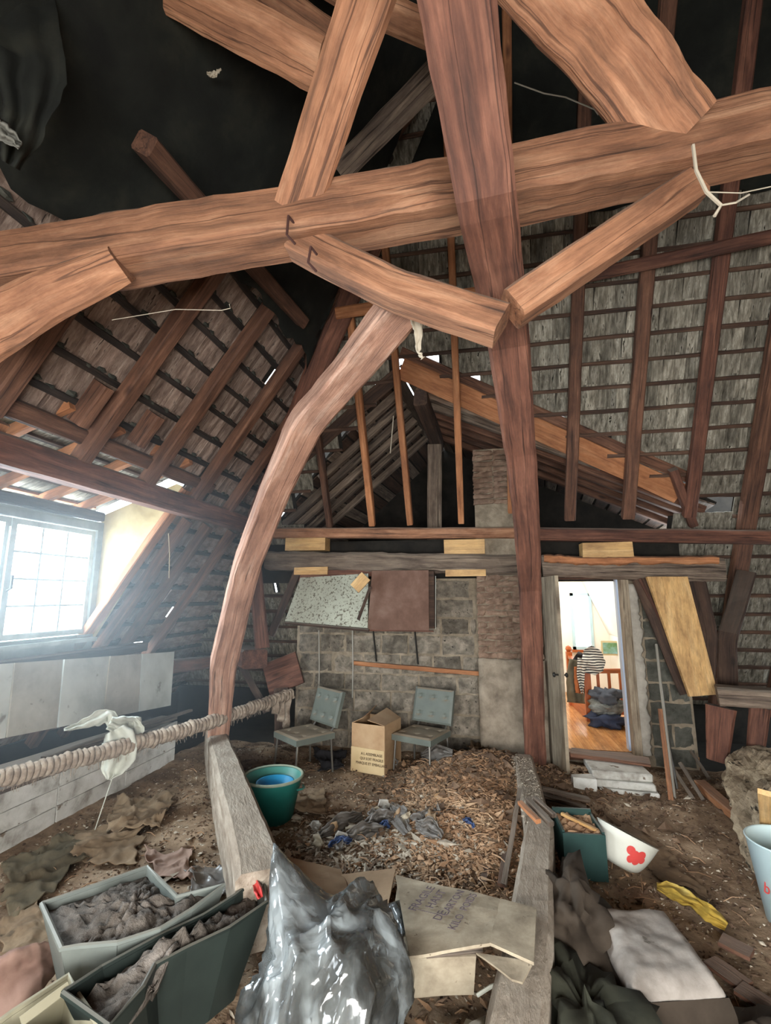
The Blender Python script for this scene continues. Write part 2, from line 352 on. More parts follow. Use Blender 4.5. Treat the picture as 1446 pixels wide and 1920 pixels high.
def roof(name, ptf, up, hz, nrm, intervals, k0, k1, mat, tw, gaps=(), lump=False, limit=300):
    """ptf(h, s, d): point; hz: horizontal unit; courses k0..k1"""
    root_b = B()
    meshes = [tile_mesh('tile', mat, tw * 1.03, i) for i in range(6)]
    cand = []; bat = []; lumps = B()
    for k in range(k0, k1):
        s = k * PITCH; z = ptf(0, s, 0).z
        for (a, b_) in intervals(z, k):
            if b_ - a < .15: continue
            # backing strip, lies outside the tiles
            P = [ptf(a, s - .005, -.055), ptf(b_, s - .005, -.055), ptf(b_, s + PITCH + .005, -.055), ptf(a, s + PITCH + .005, -.055)]
            Q = [p - nrm * .01 for p in P]
            holes = [gp for gp in gaps if gp[0] == k and a < gp[1] < b_]
            if not holes: root_b.add(P + Q, [(0, 1, 2, 3), (7, 6, 5, 4), (0, 4, 5, 1), (2, 6, 7, 3)])
            else:
                xs = [a]
                for gp in sorted(holes, key=lambda t: t[1]): xs += [gp[1], gp[1] + gp[2]]
                xs.append(b_)
                for i in range(0, len(xs), 2):
                    P = [ptf(xs[i], s - .005, -.055), ptf(xs[i + 1], s - .005, -.055), ptf(xs[i + 1], s + PITCH + .005, -.055), ptf(xs[i], s + PITCH + .005, -.055)]
                    root_b.add(P + [p - nrm * .01 for p in P], [(0, 1, 2, 3), (7, 6, 5, 4)])
            bat.append((ptf(a, s, -.012), ptf(b_, s, -.012)))
            n = max(1, int((b_ - a) / tw)); x = a + tw / 2 + (k % 2) * tw * .4
            while x < b_:
                if not any(gp[1] - tw * .4 < x < gp[1] + gp[2] + tw * .3 for gp in holes):
                    p = ptf(x + R.uniform(-.006, .006), s + .0, -.030 - R.uniform(0, .006))
                    ex = hz; ey = up; ez = -nrm
                    rot = Matrix.Rotation(R.uniform(-.035, .035), 3, ez) @ Matrix.Rotation(R.uniform(-.03, .01), 3, ex)
                    exx = rot @ ex; eyy = rot @ ey; ezz = exx.cross(eyy)
                    if ezz.dot(ez) < 0: exx = -exx; ezz = exx.cross(eyy)
                    M = Matrix(((exx.x, eyy.x, ezz.x, p.x), (exx.y, eyy.y, ezz.y, p.y), (exx.z, eyy.z, ezz.z, p.z), (0, 0, 0, 1)))
                    pr = proj(p + up * .12); vis = -60 < pr[0] < 1500 and -60 < pr[1] < 1960
                    cand.append((pr[2] if vis and pr[1] > 380 else 99, M, R.randrange(6)))
                    if lump and R.random() < .95:
                        q = ptf(x + R.uniform(-.06, .06), s + R.uniform(.015, .045), -.012)
                        e = []
                        for zz in range(3):
                            for kk in range(5):
                                an = kk * 1.257; rr = (.022, .016, .004)[zz] * R.uniform(.7, 1.3)
                                e.append(q + hz * math.cos(an) * rr * 2.2 + up * math.sin(an) * rr + nrm * (zz * .009))
                        lumps.add(e, [[i * 5 + j, i * 5 + (j + 1) % 5, i * 5 + 5 + (j + 1) % 5, i * 5 + 5 + j] for i in range(2) for j in range(5)] + [[10, 11, 12, 13, 14]])
                x += tw
    ro = root_b.o(name, M_BACK); tag(ro, kind='structure')
    cand.sort(key=lambda t: t[0]); rest = B()
    for i, (d, M, mi) in enumerate(cand):
        if i < limit: inst('tile', meshes[mi], ro, M)
        else:
            me = meshes[mi]; rest.add([M @ v.co for v in me.vertices], [list(f.vertices) for f in me.polygons])
    if rest.v:
        o = rest.o('remaining_tiles', mat, ro); tag(o, kind='stuff')
    for (a, b_) in bat:
        t = timber('batten', [a, b_], .05 if lump else .04, .03, M_BTD if lump else M_LT, parent=ro, up=nrm, seg=30, amp=.008, ch=.2)
    if lump: o = lumps.o('mortar_lumps', M_MOSS, ro); tag(o, kind='stuff')
    return ro
def back_int(z, k):
    xl = -3.1 + (z - 2.75) / math.tan(S55) - .1; xr = 4.6 - (z - 2.7) * .35
    if z < 2.6:
        return [(xl, -2.3), (2.2, xr)]
    return tri_intervals(z + .1, xl, xr)
roof('roof_back', lambda h, s, d: back_pt(h, s, d), V((0, -math.cos(S60), math.sin(S60))), V((1, 0, 0)), BN, back_int, -12, 20, M_TILE, .105,
     gaps=[(6, -.62, .12), (6, -.32, .16), (5, -1.25, .1), (4, -1.6, .1), (3, .62, .07), (5, .1, .12), (2, 1.28, .06), (-6, -2.75, .05), (-6, -3.3, .08), (-4, -2.9, .03)])
DY0, DY1 = 2.35, 4.42      # the left dormer
def left_int(z, k):
    y1 = 6.05 - (z - 2.7) / math.tan(S60) + .1
    if 1.2 < z < 2.95: return [(DY1 + .02, y1), (1.0, DY0 - .02)] if True else []
    return [(-2.9, y1)]
def left_int2(z, k):
    r = []
    for (a, b_) in left_int(z, k):
        if 1.3 < z < 2.5 and a < 1.1: r += [(1.0, DY0 - .02), (-2.9, -.6)]
        elif 1.2 < z < 2.95 and a < 1.1: r += [(-2.9, DY0 - .02)]
        else: r.append((a, b_))
    return r
roof('roof_left', lambda h, s, d: left_pt(h, s, d), V((math.cos(S55), 0, math.sin(S55))), V((0, 1, 0)), LN, left_int2, -13, 20, M_TILB, .15, lump=True,
     gaps=[(6, 4.57, .03), (-5, 5.35, .03), (-6, 5.7, .05), (1, 4.62, .05), (0, 4.75, .04), (-8, 5.3, .3), (-8, 5.75, .2)])

# right slope (outside the frame) and upper ceiling, gable behind the camera
b = B(); b.add([(5.0, -2.9, 0), (5.0, 6.4, 0), (3.0, 6.4, 7.5), (3.0, -2.9, 7.5), (5.1, -2.9, 0), (5.1, 6.4, 0), (3.1, 6.4, 7.5), (3.1, -2.9, 7.5)], [(0, 1, 2, 3), (7, 6, 5, 4)])
tag(b.o('roof_right', M_BACK), kind='structure')
b = B().box(-1, 3.6, -2.9, 4.4, 7.3, 7.4); tag(b.o('roof_top', M_BACK), kind='structure')
b = B(); yb0, yb1 = -1.6, -1.5
b.box(-5, 5.2, yb0, yb1, 0, .7).box(-5, -1.35, yb0, yb1, .7, 2.05).box(1.75, 5.2, yb0, yb1, .7, 2.05).box(-5, 5.2, yb0, yb1, 2.05, 7.2)
tag(b.o('wall_front', M_REND), kind='structure')

# ---- back masonry wall
wb = B().box(-2.32, -.02, 6.006, 6.2, -.3, 2.02).box(.67, .84, 6.006, 6.2, -.3, 2.08).box(1.62, 2.22, 6.006, 6.2, -.3, 2.0).box(.84, 1.62, 6.03, 6.2, -.3, .1).box(.84, 1.62, 6.006, 6.2, 2.04, 2.15)
tag(B().box(-3.2, 2.3, 6.15, 6.2, 1.98, 2.5).o('wall_gap_shade', M_BACK), kind='structure')  # dark board standing in for the shaded gap above the lintel
wb_o = wb.o('wall_back', M_MORT); tag(wb_o, kind='structure')
def block(x0, x1, z0, z1, y, mat, parent, name='block', dep=.06, g=.013, n=5):
    b = B(); w_, h_ = x1 - x0 - 2 * g, z1 - z0 - 2 * g; cx, cz = (x0 + x1) / 2, (z0 + z1) / 2; sd = R.uniform(0, 50); out = R.uniform(-.008, .012)
    nu, nv = 5, 3
    pts = []
    for j in range(nv + 1):
        for i in range(nu + 1):
            u, v = i / nu, j / nv; x = (u - .5) * w_; z = (v - .5) * h_
            e = 0 if i in (0, nu) or j in (0, nv) else -.012
            jj = .009 if e == 0 else .002
            pts.append(V((x + R.uniform(-jj, jj), e + R.uniform(-.005, .005) - out, z + R.uniform(-jj, jj))))
    b.v = pts
    for j in range(nv):
        for i in range(nu):
            a = j * (nu + 1) + i; b.f.append([a, a + 1, a + nu + 2, a + nu + 1]); b.m.append(0)
    n0 = len(b.v); ring = [i for i in range(nu + 1)] + [j * (nu + 1) + nu for j in range(1, nv + 1)] + [nv * (nu + 1) + i for i in range(nu - 1, -1, -1)] + [j * (nu + 1) for j in range(nv - 1, 0, -1)]
    for r_ in ring: b.v.append(b.v[r_] + V((0, dep, 0)))
    for q in range(len(ring)):
        a, c = ring[q], ring[(q + 1) % len(ring)]; b.f.append([a, n0 + q, n0 + (q + 1) % len(ring), c]); b.m.append(0)
    return b.o(name, mat, parent, loc=(cx, y, cz))
z = 0.0; row = 0
while z < 2.0:
    hgt = .235 if row % 3 else .2
    x = -2.3 + (row % 2) * -.18
    while x < -.05:
        wd_ = R.choice((.34, .4, .46)); x1 = min(x + wd_, -.04)
        if x1 - max(x, -2.3) > .09: block(max(x, -2.3), x1, z, min(z + hgt, 2.01), 6.0, M_BLK, wb_o)
        x = x1 if x1 >= -.05 else x + wd_
    x = 1.80
    for x0, x1 in (((1.78, 2.0), (2.0, 2.2)) if row % 2 else ((1.78, 2.2),)):
        if z < 1.95: block(x0, x1, z, min(z + hgt, 2.0), 6.0, M_BLKD, wb_o)
    z += hgt; row += 1
# white ragged plaster strip at the right of the door frame
def plst(u, v):
    z_ = .12 + 1.82 * v; wob = .05 * fbm(z_ * 9, 3, 0, 3) + .02 * fbm(z_ * 30, 1, 0, 2)
    return (1.645 + u * (.11 + wob), 5.975 - .02 * math.sin(u * math.pi) + .004 * fbm(z_ * 20, u * 8), z_)
o = B().grid(plst, 6, 60).o('plaster_strip', rough_mat('white_plaster', [rgb(150, 144, 134), rgb(190, 184, 172)], 8), wb_o, smooth=True); thicken(o, .03)
# chimney breast: thin bricks above, render below
ch = empty('chimney_breast', (.33, 5.9, 0), 0, 'chimney breast of thin flat bricks with grey render on its lower half', 'chimney'); ch['kind'] = 'thing'
ch.location = (0, 0, 0)
B().box(-.03, .67, 5.86, 6.03, 0, 3.6).box(.0, .6, 6.03, 6.5, 2.2, 3.6).o('core', M_MORT, ch)
def rend(u, v): return (-.045 + .73 * u, 5.835 + .012 * fbm(u * 5, v * 5, 2), -.02 + 1.12 * v + .03 * fbm(u * 6, 0, 5) * (v > .95))
thicken(B().grid(rend, 12, 20).o('render_coat', M_REND, ch, smooth=True), .05, 1)
z = 1.1; row = 0
while z < 2.0:
    x = -.04; first = True
    while x < .67:
        wd_ = R.choice((.2, .24)) * (.5 if first and row % 2 else 1); first = False; x1 = x + wd_
        if x1 > .6: x1 = .68
        block(x, x1, z, z + .068, 5.835, M_BRK, ch, 'brick', .05, .004)
        x = x1
    z += .068; row += 1
z = 2.9
while z < 3.55:
    x = -.04
    for x0, x1 in ((-.04, .2), (.2, .44), (.44, .68)): block(x0, x1, z, z + .068, 5.835, M_BRK, ch, 'brick', .05, .004)
    z += .068

# ================================================================== TIMBER FRAME
# far purlin in two lengths, either side of the long raking strut
PY = 5.86
def at(px, py, Y): return AY(px, py, Y)
timber('purlin', [at(512, 1000, PY), at(968, 1000, PY)], .15, .13, M_OR, 'long squared purlin under the dormer opening, grey dusty top', 'beam', up=(0, 0, 1), seg=20)
timber('purlin', [at(1012, 1002, PY), at(1460, 1008, PY)], .15, .15, M_RB, 'reddish squared purlin right of the long raking strut, above the doorway', 'beam', up=(0, 0, 1), seg=20)
LY = 5.93
timber('lintel_timber', [at(503, 1052, LY), at(985, 1060, LY)], .24, .24, M_GR, 'weathered flaking grey wall timber above the hung cabinets', 'beam', up=(0, 0, 1), seg=40, amp=.018)
timber('lintel_timber', [at(1015, 1062, LY), at(1352, 1070, LY)], .24, .25, M_GR, 'weathered wall timber over the doorway with split pale top edge', 'beam', up=(0, 0, 1), seg=40, amp=.016)
for (x0, x1, y0, y1, lab) in ((537, 610, 1007, 1031, 'pale wood block under the purlin at its left end'), (833, 910, 1013, 1038, 'pale wood block under the purlin near the chimney'),
                         (1091, 1188, 1018, 1045, 'pale wood block between reddish purlin and door timber'), (553, 615, 1064, 1077, 'thin pale wood packing under the grey timber above speckled panel'),
                         (835, 911, 1069, 1080, 'thin pale wood packing under the grey timber right of brown panel')):
    c0 = at(x0, y0, 5.82); c1 = at(x1, y1, 5.82)
    b = B(); b.box(-(c1.x - c0.x) / 2, (c1.x - c0.x) / 2, 0, .2, -(c0.z - c1.z) / 2, (c0.z - c1.z) / 2, j=.004)
    tag(b.o('wood_block', M_YL, loc=((c0.x + c1.x) / 2, 5.8, (c0.z + c1.z) / 2)), lab, 'block')

# rafters of the back slope; (photo x at the purlin, x at an upper point, y of it, width, material, top s)
def back_rafter(X, s0, s1, wd_, mat, label, group=None, X1=None):
    a = back_pt(X, s0, .075); b_ = back_pt(X if X1 is None else X1, s1, .075)
    return timber('rafter', [a, b_], wd_, .1, mat, label, 'rafter', group, up=BN, seg=12, amp=.005)
back_rafter(2.97, -3.1, 5.3, .17, M_RF, 'dusty brown rafter nearest the outer right side, crossing the purlin')
back_rafter(2.37, 0.05, 5.3, .13, M_RB, 'reddish rafter rising from purlin beside foot of the valley board')
back_rafter(1.72, 0.05, 5.3, .13, M_RF, 'brown rafter standing over the pale block of the door timber')
back_rafter(1.08, 0.05, 5.3, .12, M_RF, 'brown rafter first to the right of long raking strut')
back_rafter(.40, 0.05, 5.3, .08, M_NW, 'narrow orange rafter half hidden behind the long raking strut')
back_rafter(-.2, 0.05, 4.4, .075, M_NW, 'narrow orange rafter crossing the opening left of the raking strut', X1=-.16)
back_rafter(-.84, 0.05, 4.4, .075, M_NW, 'narrow orange rafter crossing the opening just left of its ridge', X1=-.86)
back_rafter(-1.33, 0.05, 4.2, .08, M_NW, 'narrow orange rafter crossing opening behind the bent diagonal brace', X1=-1.30)
back_rafter(-1.90, 0.05, 4.0, .075, M_RF, 'short narrow rafter at the left end of the opening', X1=-1.85)
back_rafter(3.6, -3.1, 5.3, .15, M_RF, 'dusty brown rafter at the very right edge')
# upper purlins
timber('upper_purlin', [APL(632, 588, BP + BN * .19, BN), APL(1085, 522, BP + BN * .19, BN)], .12, .14, M_NW, 'orange upper purlin crossing behind the bent brace and raking strut', 'beam', up=BN)
timber('upper_purlin', [APL(1080, 522, BP + BN * .19, BN), APL(1470, 440, BP + BN * .30, BN)], .12, .14, M_RB, 'reddish upper purlin behind the right brace', 'beam', up=BN)
timber('upper_purlin', [APL(566, 602, LP + LN * .19, LN), APL(430, 450, LP + LN * .25, LN), APL(270, 268, LP + LN * .4, LN)], .11, .13, M_RF, 'upper purlin of the window side slope meeting the hip rafter', 'beam', up=LN)
# hip rafter
IN = (LN + BN).normalized() * .21
timber('hip_rafter', [V((-3.10, 6.05, 2.75)) + IN, V((-1.733, 4.92, 4.7)) + IN, V((-.9, 4.3, 5.9)) + IN], .27, .16, M_RB, 'wide reddish hip rafter where both tiled slopes meet', 'rafter', up='cam', seg=20)
timber('hip_post', [AY(492, 1215, 5.75), AY(470, 985, 5.75)], .17, .17, M_RB, 'dark reddish post below hip rafter behind the bent brace', 'post', seg=8)
timber('hip_post', [AY(508, 1190, 5.95), AY(560, 1068, 5.9)], .1, .1, M_DK, 'short dark slanting strut beside the speckled panel', 'post', seg=8)

# left slope rafters (above purlin) and long ones below
def left_rafter(Y, s0, s1, wd_, mat, label, group=None, ht=.11):
    return timber('rafter', [left_pt(Y, s0, .08), left_pt(Y, s1, .08)], wd_, ht, mat, label, 'rafter', group, up=LN, seg=12, amp=.006)
left_rafter(2.25, .25, 4.5, .13, M_RF, 'rafter of the window slope behind the near left brace')
left_rafter(3.02, .12, 4.5, .13, M_RF, 'rafter of the window slope, first whole one above the casement window')
left_rafter(3.76, .12, 4.5, .13, M_RF, 'rafter of the window slope, second above the casement window')
left_rafter(4.52, .12, 4.3, .13, M_RF, 'rafter of the window slope standing over the plaster cheek')
left_rafter(5.22, .12, 3.2, .12, M_RF, 'rafter of the window slope nearest the hip rafter, weathered')
left_rafter(4.40 + .25, -3.0, -.1, .09, M_RF, 'lower rafter beside the orange cheek rafter')
left_rafter(5.05, -3.0, -.1, .1, M_RF, 'lower rafter in middle of the tiled corner by the window')
left_rafter(5.62, -3.0, -.1, .1, M_RF, 'lower rafter just left of the bent brace')
left_rafter(1.45, -3.0, 4.5, .13, M_RF, 'rafter between the two dormers, outside the frame')
left_rafter(-.7, -3.0, 4.5, .13, M_RF, 'rafter near the wall behind the camera')
# left purlin and header
timber('purlin', [AX(-60, 826, -2.98), AX(470, 986, -2.98)], .16, .2, M_RB, 'long dark red purlin running above the casement window', 'beam', up=(0, 0, 1), seg=24)
timber('header_timber', [left_pt(1.9, .31, .02), left_pt(4.75, .31, .02)], .12, .09, M_RF, 'header timber behind the rafters just above the window purlin', 'beam', up=LN)
for (px, py, ln_, lab) in ((22, 700, .32, 'cut rafter stub at the far left above window'), (165, 765, .34, 'cut rafter stub between first and second rafter'), (270, 810, .3, 'cut rafter stub between second and third rafter')):
    p = APL(px, py, LP + LN * .06, LN)
    timber('rafter_stub', [V((p.x, p.y, p.z)) - V((math.cos(S55), 0, math.sin(S55))) * ln_ * .4, V((p.x, p.y, p.z)) + V((math.cos(S55), 0, math.sin(S55))) * ln_ * .6], .10, .14, M_RF, lab, 'rafter', up=LN, seg=3)

# near truss: collar, strut, braces
cl = [AY(-70, 520, 1.72), AY(200, 478, 1.80), AY(560, 420, 1.93), AY(850, 372, 2.03), AY(1150, 312, 2.1), AY(1475, 240, 2.15)]
timber('collar_beam', cl, .27, .25, M_OR, 'massive hewn collar beam crossing the whole attic overhead', 'beam', up=(0, 0, 1), seg=44, amp=.012)
foot = AZ(1003, 1440, .0); foot = V((foot.x, 5.42, .02)); foot.x = AY(1003, 1432, 5.42).x
up1 = AY(912, 380, 1.76); up2 = AY(857, 0, 1.30); ext = up2 + (up2 - up1) * .45
mid1 = AY(977, 850, 3.62); mid0 = AY(952, 640, 2.75); lowm = AY(994, 1100, 4.55)
timber('raking_strut', [foot, lowm, mid1, mid0, up1, up2, ext], [.2, .19, .22, .24, .235, .25, .26], .16, M_RB, 'huge cracked raking strut leaning from the floor up over the viewer', 'beam', up='cam', seg=60, amp=.009)
timber('brace', [AY(555, 452, 1.96), AY(740, 545, 1.98), AY(940, 612, 2.0)], [.15, .17], .15, M_OR, 'knee brace from collar down to the left of the raking strut', 'brace', up=(0, 0, 1), seg=18)
timber('brace', [AY(1298, 352, 2.14), AY(960, 580, 2.0)], [.12, .14], .15, M_OR, 'knee brace from collar down to the right of the raking strut', 'brace', up=(0, 0, 1), roll=0, seg=18)
timber('brace', [AY(232, 492, 1.78), AY(110, 545, 1.74), AY(-60, 640, 1.7)], [.16, .27], .2, M_OR, 'thick curved brace under the left end of collar', 'brace', up='cam', seg=14, amp=.012)
timber('principal_rafter', [AY(559, 392, 1.88), AY(600, 270, 1.75), AY(688, 0, 1.47), AY(740, -160, 1.3)], .205, .16, M_OR, 'smooth orange principal rafter rising from collar left of the strut', 'rafter', seg=20)
timber('principal_rafter', [AY(1268, 255, 2.05), AY(1150, 100, 1.85), AY(1052, -10, 1.65), AY(960, -120, 1.5)], .32, .18, M_OR, 'broad principal rafter rising from collar right of the strut', 'rafter', seg=20, amp=.014)
timber('upper_tie', [AY(215, -78, 1.66), AY(420, 30, 1.78), AY(610, 132, 1.92)], .22, .2, M_OR, 'cracked double edged beam at the top left behind the principal rafter', 'beam', seg=18, amp=.01)
timber('upper_tie', [AY(560, -70, 2.05), AY(700, 15, 2.15), AY(840, 72, 2.2)], .16, .14, M_OR, 'upper tie piece seen between principal rafter and raking strut', 'beam', seg=14)
timber('upper_tie', [AY(380, -95, 1.9), AY(520, 0, 2.0), AY(625, 75, 2.1)], .15, .14, M_OR, 'second tie board lying behind the double edged beam at the top left', 'beam', seg=14)
timber('rear_strut', [AY(640, 320, 3.0), AY(835, 120, 2.6)], .17, .15, M_GR, 'grey weathered strut in the dark behind the raking strut', 'beam', seg=12)
# bent diagonal brace
arch = [V((-2.66, 4.78, .42)), AY(418, 1250, 4.62), AY(462, 1060, 4.2), AY(515, 920, 3.75), AY(572, 795, 3.3), AY(660, 690, 2.75), AY(757, 572, 2.18)]
timber('bent_brace', arch, [.2, .25, .24, .23, .235, .215, .2], [.17, .2, .19, .19, .2, .19, .17], M_PK, 'pale bent diagonal brace rising from floor beam to the collar', 'brace', up='cam', roll=22, seg=46, amp=.010)
timber('hip_post', [V((-2.72, 4.92, .4)), AY(478, 985, 5.2)], .12, .14, M_RB, 'slim reddish post behind the bent brace', 'post', seg=12)

# valley boards and the annex roof seen through the opening
def BPL(px, py, d): return APL(px, py, BP + BN * d, BN)
timber('valley_board', [BPL(752, 690, -.02), BPL(1275, 925, -.02)], .24, .04, M_NW, 'wide orange valley board descending right above the doorway', 'board', up=BN, seg=18, amp=.004)
timber('valley_rafter', [BPL(752, 660, -.05), BPL(1290, 895, -.05)], .12, .07, M_RF, 'brown valley rafter on top of the orange valley board', 'rafter', up=BN, seg=18)
timber('valley_rafter', [BPL(748, 700, -.05), BPL(520, 900, -.05)], .16, .07, M_DK, 'dark valley rafter on the left side of the opening', 'rafter', up=BN, seg=14)
timber('valley_post', [BPL(1262, 880, .06), BPL(1300, 985, .06)], .09, .1, M_RB, 'short reddish post at the foot of valley board', 'post', up=BN, seg=5)
apex = BPL(748, 690, -.1)
ridge_dir = V((.10, 1, -.02))
RI = [apex + ridge_dir * t for t in (0, .5, 1, 1.5, 2, 2.5, 3)]
aslR = V((3.1, 0, -1.42)); aslL = V((-1.75, 0, -1.50))
timber('ridge_timber', [AY(788, 745, 5.25), AY(822, 835, 6.9)], .16, .2, M_DK, 'dark ridge timber running back from the valley apex', 'beam', up=(0, 0, 1), seg=8)
timber('king_post', [AY(815, 1035, 6.6), AY(815, 835, 6.6)], .2, .14, M_GR, 'grey streaked king post standing in the dormer opening', 'post', seg=10, amp=.008)
def clip_back(p, d, L_):
    """longest part of p + d*t (t in 0..L_) that stays behind the back slope"""
    t = 0; ok = 0
    while t <= L_:
        q = p + d * t
        if q.y > 6.05 - (q.z - 2.7) / math.tan(S60) + .10: ok = t
        elif ok > 0: break
        t += .02
    return ok
for t, lab in ((.35, 'nearest'), (.65, 'second'), (.95, 'third'), (1.25, 'fourth'), (1.6, 'fifth'), (2.0, 'deepest')):
    a = apex + ridge_dir * t + V((0, 0, -.1))
    kr = clip_back(a + V((.12, 0, -.05)), aslR, 1.1); kl = clip_back(a + V((-.1, 0, -.05)), aslL, 1.15)
    if kr > .1: timber('annex_rafter', [a + V((.12, 0, -.05)), a + V((.12, 0, -.05)) + aslR * kr], .1, .1, M_GR if t < .8 else M_RF, lab + ' sloping rafter on the right side inside the dormer opening', 'rafter', up=(0, 0, 1), seg=10)
    if kl > .1: timber('annex_rafter', [a + V((-.1, 0, -.05)), a + V((-.1, 0, -.05)) + aslL * kl], .09, .1, M_GR if t > .3 else M_DK, lab + ' sloping rafter on the left side inside the dormer opening', 'rafter', up=(0, 0, 1), seg=10)
def annex_plane(nm, sl, mat, L_):
    nrm = sl.cross(V((0, 1, 0))).normalized()
    if nrm.z < 0: nrm = -nrm
    su = sl.normalized(); n = int(sl.length * 1.15 / .2); p = B()
    yb = lambda q: 6.05 - (q.z - 2.7) / math.tan(S60) + .12
    pr = []
    for i in range(n + 1):
        q = apex + su * (i * .2) + nrm * .02; q = q + ridge_dir * max(0, yb(q) - q.y); e = V((q.x + .3, 8.35, q.z - .05)); pr.append((q, e))
    for i in range(n):
        a = [pr[i][0], pr[i][1], pr[i + 1][1], pr[i + 1][0]]; p.add(a + [v + nrm * .03 for v in a], [(0, 1, 2, 3), (7, 6, 5, 4), (0, 4, 5, 1), (1, 5, 6, 2), (2, 6, 7, 3), (3, 7, 4, 0)])
    ro = p.o(nm, mat); tag(ro, kind='structure')
    for i in range(n):
        q0 = (pr[i][0] + pr[i + 1][0]) / 2 - nrm * .012; q1 = (pr[i][1] + pr[i + 1][1]) / 2 - nrm * .012
        q0.y = max(q0.y, yb(q0)); timber('sheathing_board', [q0, q1], .17, .018, M_DK if i % 3 else M_GR, parent=ro, up=nrm, seg=6, amp=.006)
annex_plane('roof_annex_right', aslR, M_BACK, 3.2); annex_plane('roof_annex_left', aslL, M_BACK, 3.2)
tag(B().box(-3.4, 4.2, 8.3, 8.35, 2.5, 5).o('wall_annex_end', M_BACK), kind='structure')
tag(B().box(-3.4, 2.3, 6.22, 9.7, 2.49, 2.53).o('ceiling_room_slab', M_BACK), kind='structure')

# ================================================================== LEFT DORMER AND WINDOW
def glass_mat(name, tr, col, rough=.05, gl=.1):
    m, nt, N, L, b = newmat(name); out = N['Material Output']
    t = N.new('ShaderNodeBsdfTransparent'); t.inputs[0].default_value = col
    b.inputs['Base Color'].default_value = col; b.inputs['Roughness'].default_value = rough
    mx = N.new('ShaderNodeMixShader'); mx.inputs[0].default_value = 1 - tr; L.new(t.outputs[0], mx.inputs[1]); L.new(b.outputs[0], mx.inputs[2]); L.new(mx.outputs[0], out.inputs[0])
    return m
M_GLASS = glass_mat('window_glass', .92, (.97, .99, 1, 1))
WX = -4.0; WZ0, WZ1 = 1.37, 2.56; WYA, WYB = 2.42, 4.44
win = empty('window_1', (0, 0, 0)); win['kind'] = 'structure'
b = B(); b.box(WX - .06, WX + .05, WYA, WYB, WZ1 - .07, WZ1 + .02).box(WX - .06, WX + .05, WYA, WYB, WZ0 - .1, WZ0 + .05).box(WX - .06, WX + .05, WYA, WYA + .07, WZ0 + .05, WZ1 - .07).box(WX - .06, WX + .05, WYB - .07, WYB, WZ0 + .05, WZ1 - .07)
b.box(WX - .02, WX + .09, WYA - .05, WYB + .02, WZ0 - .02, WZ0 + .02)
b.o('window_frame', M_FRAME, win)
for (ya, yb, nc) in ((WYA + .08, 3.42, 3), (3.43, WYB - .08, 3)):
    za, zb = WZ0 + .06, WZ1 - .08
    sash = B(); st = .05
    sash.box(WX - .03, WX + .03, ya, ya + st, za, zb).box(WX - .03, WX + .03, yb - st, yb, za, zb).box(WX - .03, WX + .03, ya + st, yb - st, za, za + st).box(WX - .03, WX + .03, ya + st, yb - st, zb - st, zb)
    so = sash.o('casement', M_FRAME, win)
    iy0, iy1, iz0, iz1 = ya + st, yb - st, za + st, zb - st; nr = 4
    mu = B()
    for i in range(1, nc): y = iy0 + (iy1 - iy0) * i / nc; mu.box(WX - .015, WX + .015, y - .009, y + .009, iz0, iz1)
    for j in range(1, nr): z = iz0 + (iz1 - iz0) * j / nr; mu.box(WX - .013, WX + .013, iy0, iy1, z - .009, z + .009)
    mu.o('glazing_bars', M_FRAME, so)
    for i in range(nc):
        for j in range(nr):
            y0 = iy0 + (iy1 - iy0) * i / nc + .008; y1 = iy0 + (iy1 - iy0) * (i + 1) / nc - .008; z0 = iz0 + (iz1 - iz0) * j / nr + .008; z1 = iz0 + (iz1 - iz0) * (j + 1) / nr - .008
            B().box(WX - .002, WX + .002, y0, y1, z0, z1).o('pane', M_GLASS, so)
B().box(WX + .03, WX + .06, 3.40, 3.45, 1.5, 2.4).o('meeting_strip', M_FRAME, win)
B().tube([(WX + .07, 3.425, 1.85), (WX + .11, 3.425, 1.87), (WX + .11, 3.425, 1.98)], .012).o('window_latch', plain('dark_iron', rgb(60, 58, 55), .5, .6), win)
M_IRON = bpy.data.materials['dark_iron']
# dark void boarding below the window, cheeks, dormer roof
ck = B()
yc = DY1 + .03
zr = lambda x: 2.75 + (x + 3.1) * math.tan(S55)
ck.add([(WX, yc, 1.32), (WX, yc, 2.66), (-3.12, yc, 2.98), (-3.0, yc, 2.92), (WX, yc + .04, 1.32), (WX, yc + .04, 2.66), (-3.12, yc + .04, 2.98), (-3.0, yc + .04, 2.92)], [(0, 1, 2, 3), (7, 6, 5, 4)])
tag(ck.o('wall_dormer_cheek', M_PLAST), kind='structure')
ck = B(); yc2 = DY0 - .03
ck.add([(WX, yc2, 1.32), (WX, yc2, 2.66), (-3.12, yc2, 2.98), (-3.0, yc2, 2.92)], [(3, 2, 1, 0)])
tag(thicken(ck.o('wall_dormer_cheek_near', M_PLAST), .04), kind='structure')
timber('cheek_rafter', [left_pt(DY1 - .02, -1.95, .03), left_pt(DY1 - .02, .2, .03)], .13, .07, M_NW, 'bright orange rafter edging the plaster cheek of the window', 'rafter', up=LN, seg=14)
timber('cheek_rafter', [left_pt(DY0 + .02, -1.95, .03), left_pt(DY0 + .02, .2, .03)], .13, .07, M_NW, 'orange rafter on the near cheek of the dormer, outside the frame', 'rafter', up=LN, seg=6)
